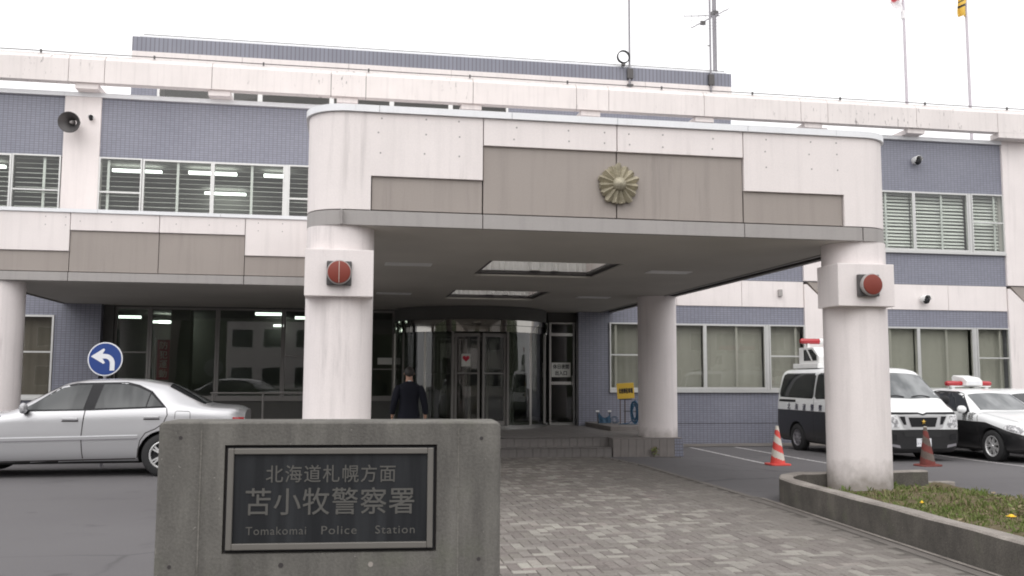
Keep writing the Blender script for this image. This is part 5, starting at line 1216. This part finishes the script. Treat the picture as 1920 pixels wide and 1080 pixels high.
vme, vb = car_shell(VAN, sm=.045, arch=VARCH, arch_r=.385)
VT = loc_thing('police_van', (11.53, 19.93, G(20.6, 11.5)-.027), 'black and white police van with roof equipment parked behind the right front pillar', 'police van', None, math.radians(91.3))
link('body', finish_body(vme, 'paint_van', VARCH, .385), VT)
for s, sd_ in ((-1, 'y-'), (1, 'y+')):
    for wp in ([(2.12, 1.30), (2.16, 1.36), (2.08, 1.80), (1.98, 1.835), (.62, 1.835), (.55, 1.78), (.55, 1.32), (.6, 1.28)], [(.45, 1.32), (.45, 1.80), (.38, 1.835), (-.72, 1.835), (-.78, 1.78), (-.78, 1.30), (.4, 1.28)]):
        wt = link('window_trim', decal(vb, grow(wp, .02), sd_, .003, .09, 'window_trim', 'dark_plastic'), VT); link('pane', decal(vb, wp, sd_, .006, .09, 'pane', 'car_glass'), wt)
    link('pane', decal(vb, [(-.90, 1.26), (-.90, 1.80), (-1.18, 1.80), (-1.45, 1.55), (-1.72, 1.28)], sd_, .006, .08, 'pane', 'car_glass'), VT)
    link('air_vent', decal(vb, [(2.17, 1.17), (1.35, 1.17), (1.35, 1.225), (2.17, 1.225)], sd_, .006, .06, 'air_vent', 'dark_plastic'), VT)
    for pl in ([(-.84, .35), (-.84, 1.85)], [(.50, .30), (.50, 1.86)], [(-1.6, .62), (-1.78, .9), (-1.8, 1.22)]): link('door_seam', decal(vb, strip_poly(pl, .010), sd_, .0025, .06, 'door_seam', 'joint_dark'), VT)
    link('headlight', decal(vb, [(-2.28, .76), (-2.0, .80), (-1.98, .98), (-2.22, .98), (-2.32, .93)], sd_, .006, .03, 'headlight', 'lamp_clear'), VT)
    mirror_unit(VT, vb, -1.72, 1.22, s, 'dark_plastic', 1.15)
    for i, ch in enumerate('北海道警察'):
        m = text_mb(ch, .15, .15, 1, .0015, bold=.0025); x = 1.66-.37*i; vs = []
        for a, b_, c_ in m.v:
            q, nr = ray_pt(vb, x-s*a, 1.06+c_, sd_); vs.append(q+nr*(.004-b_))
        m.v = [tuple(v) for v in vs]
        if s < 0: m.f = [f for f in m.f]
        link('lettering', m.mesh('lettering', 'print_navy'), VT)
link('windscreen', decal(vb, [(-1.96, -.72), (-2.00, 0), (-1.96, .72), (-1.40, .63), (-1.38, 0), (-1.40, -.63)], 'z', .006, .08, 'windscreen', 'car_glass_painted_sky'), VT)
for yy, dx_ in ((-.45, .0), (.15, .0)): 
    pts = [ray_pt(vb, -2.0+.10*abs(t_-.5)*0+.02, yy+.42*t_, 'z')[0]+Vector((0, 0, .02+.03*math.sin(t_*PI))) for t_ in [i/8 for i in range(9)]]; link('wiper', MB().tube(pts, .012, 6).mesh('wiper', 'dark_plastic'), VT)
link('hood_strip', decal(vb, [(-.82, 1.00), (-.1, 1.012), (0, .985), (.1, 1.012), (.82, 1.00), (.80, 1.05), (.1, 1.045), (0, 1.015), (-.1, 1.045), (-.80, 1.05)], 'x-', .006, .05, 'hood_strip', 'dark_plastic'), VT)
link('grille_surround', decal(vb, [(-.56, .985), (.56, .985), (.44, .735), (.3, .70), (-.3, .70), (-.44, .735)], 'x-', .008, .05, 'grille_surround', 'alloy_bright'), VT)
link('grille', decal(vb, [(-.33, .945), (.33, .945), (.27, .755), (-.27, .755)], 'x-', .014, .05, 'grille', 'dark_plastic'), VT)
for s in (-1, 1):
    link('grille', decal(vb, [(s*.41, .965), (s*.53, .965), (s*.44, .80), (s*.38, .80)], 'x-', .014, .05, 'grille', 'dark_plastic'), VT)
    link('headlight', decal(vb, [(s*.61, .975), (s*.81, .985), (s*.82, .80), (s*.70, .735), (s*.52, .735)], 'x-', .010, .04, 'headlight', 'lamp_clear'), VT)
    link('fog_lamp', decal(vb, [(s*.60, .48), (s*.74, .50), (s*.74, .62), (s*.60, .60)], 'x-', .010, .04, 'fog_lamp', 'dark_plastic'), VT)
    link('bumper_corner', decal(vb, [(s*.52, .33), (s*.74, .37), (s*.74, .42), (s*.54, .39)], 'x-', .010, .04, 'bumper_corner', 'pole_grey'), VT)
link('air_intake', decal(vb, [(-.42, .55), (.42, .55), (.46, .66), (-.46, .66)], 'x-', .008, .05, 'air_intake', 'rubber'), VT)
q, nr = ray_pt(vb, 0, .86, 'x-')
m = MB()
for i in range(5):
    a = PI/2+2*PI*i/5; m.add([(q.x-.05, 0, .855), (q.x-.03, .055*math.cos(a), .855+.055*math.sin(a)), (q.x-.035, .026*math.cos(a+PI/5), .855+.026*math.sin(a+PI/5))], [(0, 2, 1)]); m.add([(q.x-.05, 0, .855), (q.x-.03, .055*math.cos(a), .855+.055*math.sin(a)), (q.x-.035, .026*math.cos(a-PI/5), .855+.026*math.sin(a-PI/5))], [(0, 1, 2)])
link('star_emblem', m.mesh('star_emblem', 'amber_gold'), VT)
q, nr = ray_pt(vb, 0, .45, 'x-'); pl = link('number_plate', MB().box(q.x-.022, q.x-.012, -.165, .165, .36, .525).mesh('number_plate', 'sign_white'), VT)
for s_, w_, h_, yy, zz in (('札幌 800', .15, .032, 0.0, .50), ('さ', .03, .035, -.135, .425), ('·· 40', .23, .09, .02, .425)):
    m = text_mb(s_, w_, h_, 1, .001); moved(m, lambda a, b_, c_: (q.x-.0225+b_, -(a+yy), c_+zz)); link('digits', m.mesh('digits', 'sign_blue' if False else 'print_navy'), pl)
for ax_ in (1.30, -1.26):
    for s in (-1, 1): wheel(VT, ax_, s*.745, .33, .33, .19, s, 'pole_grey', 8, .60, False)
# roof equipment: base, mast box with sloped window, red bar
link('roof_base', MB().box(.75, 1.95, -.55, .55, 1.975, 2.09).mesh('roof_base', 'white_plastic'), VT, bevel=.015)
m = MB(); m.prism([(.85, 2.092), (1.80, 2.092), (1.80, 2.48), (1.12, 2.48), (.85, 2.25)], -.46, .46); eq = link('roof_box', m.mesh('roof_box', 'white_plastic'), VT, bevel=.012)
link('side_window', MB().prism([(.95, 2.16), (1.55, 2.16), (1.55, 2.43), (1.16, 2.43), (.95, 2.28)], .461, .468).mesh('side_window', 'car_glass'), eq)
link('side_bar', MB().prism([(1.12, 2.15), (1.18, 2.15), (1.42, 2.43), (1.36, 2.43)], .4685, .474).mesh('side_bar', 'white_plastic'), eq)
m = MB().lathe([(0, -.56), (.05, -.55), (.068, -.51), (.068, .51), (.05, .55), (0, .56)], (1.55, 0, 2.64), 22, 'y'); link('beacon', m.mesh('beacon', 'red_lens_light', True), VT)
for yy in (-.35, .35): link('beacon_leg', MB().box(1.51, 1.59, yy-.03, yy+.03, 2.48, 2.58).mesh('beacon_leg', 'white_plastic'), VT)
link('beacon_cap', MB().lathe([(.075, -.06), (.078, 0), (.075, .06), (0, .06)], (1.55, 0, 2.64), 22, 'y').mesh('beacon_cap', 'white_plastic', True), VT)

# ------------------------------------------------------------------ person walking to the entrance
PE = loc_thing('person', (1.10, 16.6, G(16.6)), 'person in a dark suit seen from behind, walking towards the entrance', 'person', None, math.radians(4))
def skin_mesh(name, joints, bones, mat, par, sub=2, root=0):
    me = bpy.data.meshes.new(name); me.from_pydata([j[:3] for j in joints], bones, []); ob = bpy.data.objects.new(name, me); COL.objects.link(ob)
    md = ob.modifiers.new('skin', 'SKIN'); md.use_smooth_shade = True
    for i, j in enumerate(joints):
        sv = me.skin_vertices[0].data[i]; sv.radius = (j[3], j[4] if len(j) > 4 else j[3]); sv.use_root = i == root
    sb = ob.modifiers.new('sub', 'SUBSURF'); sb.levels = sub; sb.render_levels = sub
    dg = bpy.context.evaluated_depsgraph_get(); res = bpy.data.meshes.new_from_object(ob.evaluated_get(dg)); bpy.data.objects.remove(ob)
    res.materials.clear(); res.materials.append(M[mat]); res.polygons.foreach_set('use_smooth', [True]*len(res.polygons)); res.name = name
    return link(name, res, par)
# faces +y (towards the door): body, one continuous figure
J = [(0, 0, .92, .12, .085), (0, .01, 1.10, .11, .08), (0, .01, 1.30, .125, .085), (0, .0, 1.41, .085, .065), (0, .0, 1.49, .052, .055), (0, .02, 1.56, .066, .078), (0, .025, 1.63, .074, .092), (0, .02, 1.685, .058, .072),
     (-.09, 0, .84, .075), (-.105, .05, .48, .055), (-.105, -.06, .09, .04), (-.11, .08, .035, .036), (.09, 0, .84, .075), (.105, .10, .48, .055), (.105, .16, .09, .04), (.11, .30, .035, .036),
     (-.16, -.01, 1.345, .035), (-.25, -.03, 1.12, .04), (-.275, .06, .90, .03), (-.28, .09, .83, .026), (.16, -.01, 1.345, .035), (.25, -.05, 1.12, .04), (.285, -.02, .89, .03), (.29, .0, .82, .026)]
BN = [(0, 1), (1, 2), (2, 3), (3, 4), (4, 5), (5, 6), (6, 7), (0, 8), (8, 9), (9, 10), (10, 11), (0, 12), (12, 13), (13, 14), (14, 15), (3, 16), (16, 17), (17, 18), (18, 19), (3, 20), (20, 21), (21, 22), (22, 23)]
skin_mesh('body', J, BN, 'skin', PE)
def rings(m, rows, seg=28, caps=True):
    """rows: centre x, y, z, radius x, radius y"""
    v = [(x+rx*math.cos(2*PI*i/seg), y+ry*math.copysign(abs(math.sin(2*PI*i/seg))**.85, math.sin(2*PI*i/seg)), z) for x, y, z, rx, ry in rows for i in range(seg)]
    f = [(j*seg+i, j*seg+(i+1) % seg, (j+1)*seg+(i+1) % seg, (j+1)*seg+i) for j in range(len(rows)-1) for i in range(seg)]
    m.add(v, f+[tuple(range(seg-1, -1, -1)), tuple((len(rows)-1)*seg+i for i in range(seg))])
for s, (hx_, hy_, hz_) in ((-1, (-.28, .095, .82)), (1, (.29, .005, .81))):
    for k_, (dx_, dy_, L) in enumerate(((-.008, .028, .075), (-.004, .010, .085), (0, -.008, .08), (0, -.025, .062))):
        skin_mesh('finger', [(hx_, hy_+dy_*.6, hz_+.02, .012), (hx_+dx_, hy_+dy_, hz_-L*.5, .009), (hx_-s*.012, hy_+dy_+.012, hz_-L, .0075)], [(0, 1), (1, 2)], 'skin', PE, 1)
    skin_mesh('thumb', [(hx_, hy_+.02, hz_+.03, .013), (hx_-s*.015, hy_+.05, hz_-.005, .010), (hx_-s*.02, hy_+.06, hz_-.04, .008)], [(0, 1), (1, 2)], 'skin', PE, 1)
m = MB(); rings(m, [(0, -.005, .74, .185, .122), (0, -.005, .80, .19, .128), (0, 0, .92, .182, .122), (0, .005, 1.06, .165, .112), (0, .005, 1.18, .172, .116), (0, 0, 1.30, .195, .122), (0, -.004, 1.37, .205, .112), (0, -.006, 1.405, .185, .098), (0, -.006, 1.435, .13, .084), (0, -.005, 1.462, .085, .074), (0, -.004, 1.478, .071, .070)])
for pts, rr_ in (([(-.165, -.005, 1.40), (-.205, -.012, 1.33), (-.262, -.03, 1.12), (-.278, .01, 1.0), (-.285, .055, .885)], [.062, .074, .062, .055, .05]), ([(.165, -.005, 1.40), (.205, -.015, 1.33), (.262, -.05, 1.12), (.282, -.04, 1.0), (.295, -.02, .875)], [.062, .074, .062, .055, .05])): m.tube(pts, rr_, 16)
jme = m.mesh('jacket', 'suit', 60); jo = link('jacket', jme, PE); sb = jo.modifiers.new('sub', 'SUBSURF'); sb.levels = 1; sb.render_levels = 1
m = MB(); m.tube([(-.085, 0, .93), (-.095, .01, .80), (-.105, .05, .48), (-.105, -.05, .09)], [.10, .105, .085, .07], 18); m.tube([(.085, 0, .93), (.095, .02, .80), (.105, .10, .48), (.105, .155, .09)], [.10, .105, .085, .07], 18); link('trousers', m.mesh('trousers', 'suit', 60), PE)
skin_mesh('shoe', [(-.105, -.08, .05, .045), (-.11, .02, .04, .042), (-.115, .10, .03, .034)], [(0, 1), (1, 2)], 'dark_plastic', PE); skin_mesh('shoe', [(.105, .14, .05, .045), (.11, .24, .04, .042), (.115, .32, .03, .034)], [(0, 1), (1, 2)], 'dark_plastic', PE)
skin_mesh('shirt_collar', [(0, -.004, 1.44, .072, .074), (0, .0, 1.505, .066, .068)], [(0, 1)], 'shirt_white', PE)
m = MB(); v = []; nu, nv = 24, 14; hc = Vector((0, .018, 1.622))
for j in range(nv+1):
    for i in range(nu):
        a_ = 2*PI*i/nu; ph = .02+j/nv*(1.0+1.25*(.5-.5*math.sin(a_))**.7); v.append((hc.x+.088*math.sin(ph)*math.cos(a_)*1.0, hc.y+.108*math.sin(ph)*math.sin(a_), hc.z+.108*math.cos(ph)+.003*math.sin(i*2.3+j)+.004*math.sin(i*5.1)))
m.add(v, [(j*nu+i, (j+1)*nu+i, (j+1)*nu+(i+1) % nu, j*nu+(i+1) % nu) for j in range(nv) for i in range(nu)]); m.add(v[:nu], [tuple(range(nu-1, -1, -1))]); ho = link('hair', m.mesh('hair', 'hair', 60), PE); sl_ = ho.modifiers.new('thick', 'SOLIDIFY'); sl_.thickness = .014; sl_.offset = -1
for s in (-1, 1): skin_mesh('ear', [(s*.078, .025, 1.585, .012, .018), (s*.083, .02, 1.62, .012, .02)], [(0, 1)], 'skin', PE, 1)
skin_mesh('nose', [(0, .115, 1.585, .014), (0, .108, 1.625, .008)], [(0, 1)], 'skin', PE, 1)
for s in (-1, 1): link('eye', MB().lathe([(0, -.012), (.011, -.004), (.011, .004), (0, .012)], (s*.032, .102, 1.625), 12, 'y').mesh('eye', 'print_black', True), PE)
link('mouth', MB().box(-.022, .022, .098, .104, 1.552, 1.558).mesh('mouth', 'heart_red'), PE)
for o in list(COL.objects):
    if '_o' in o: del o['_o']
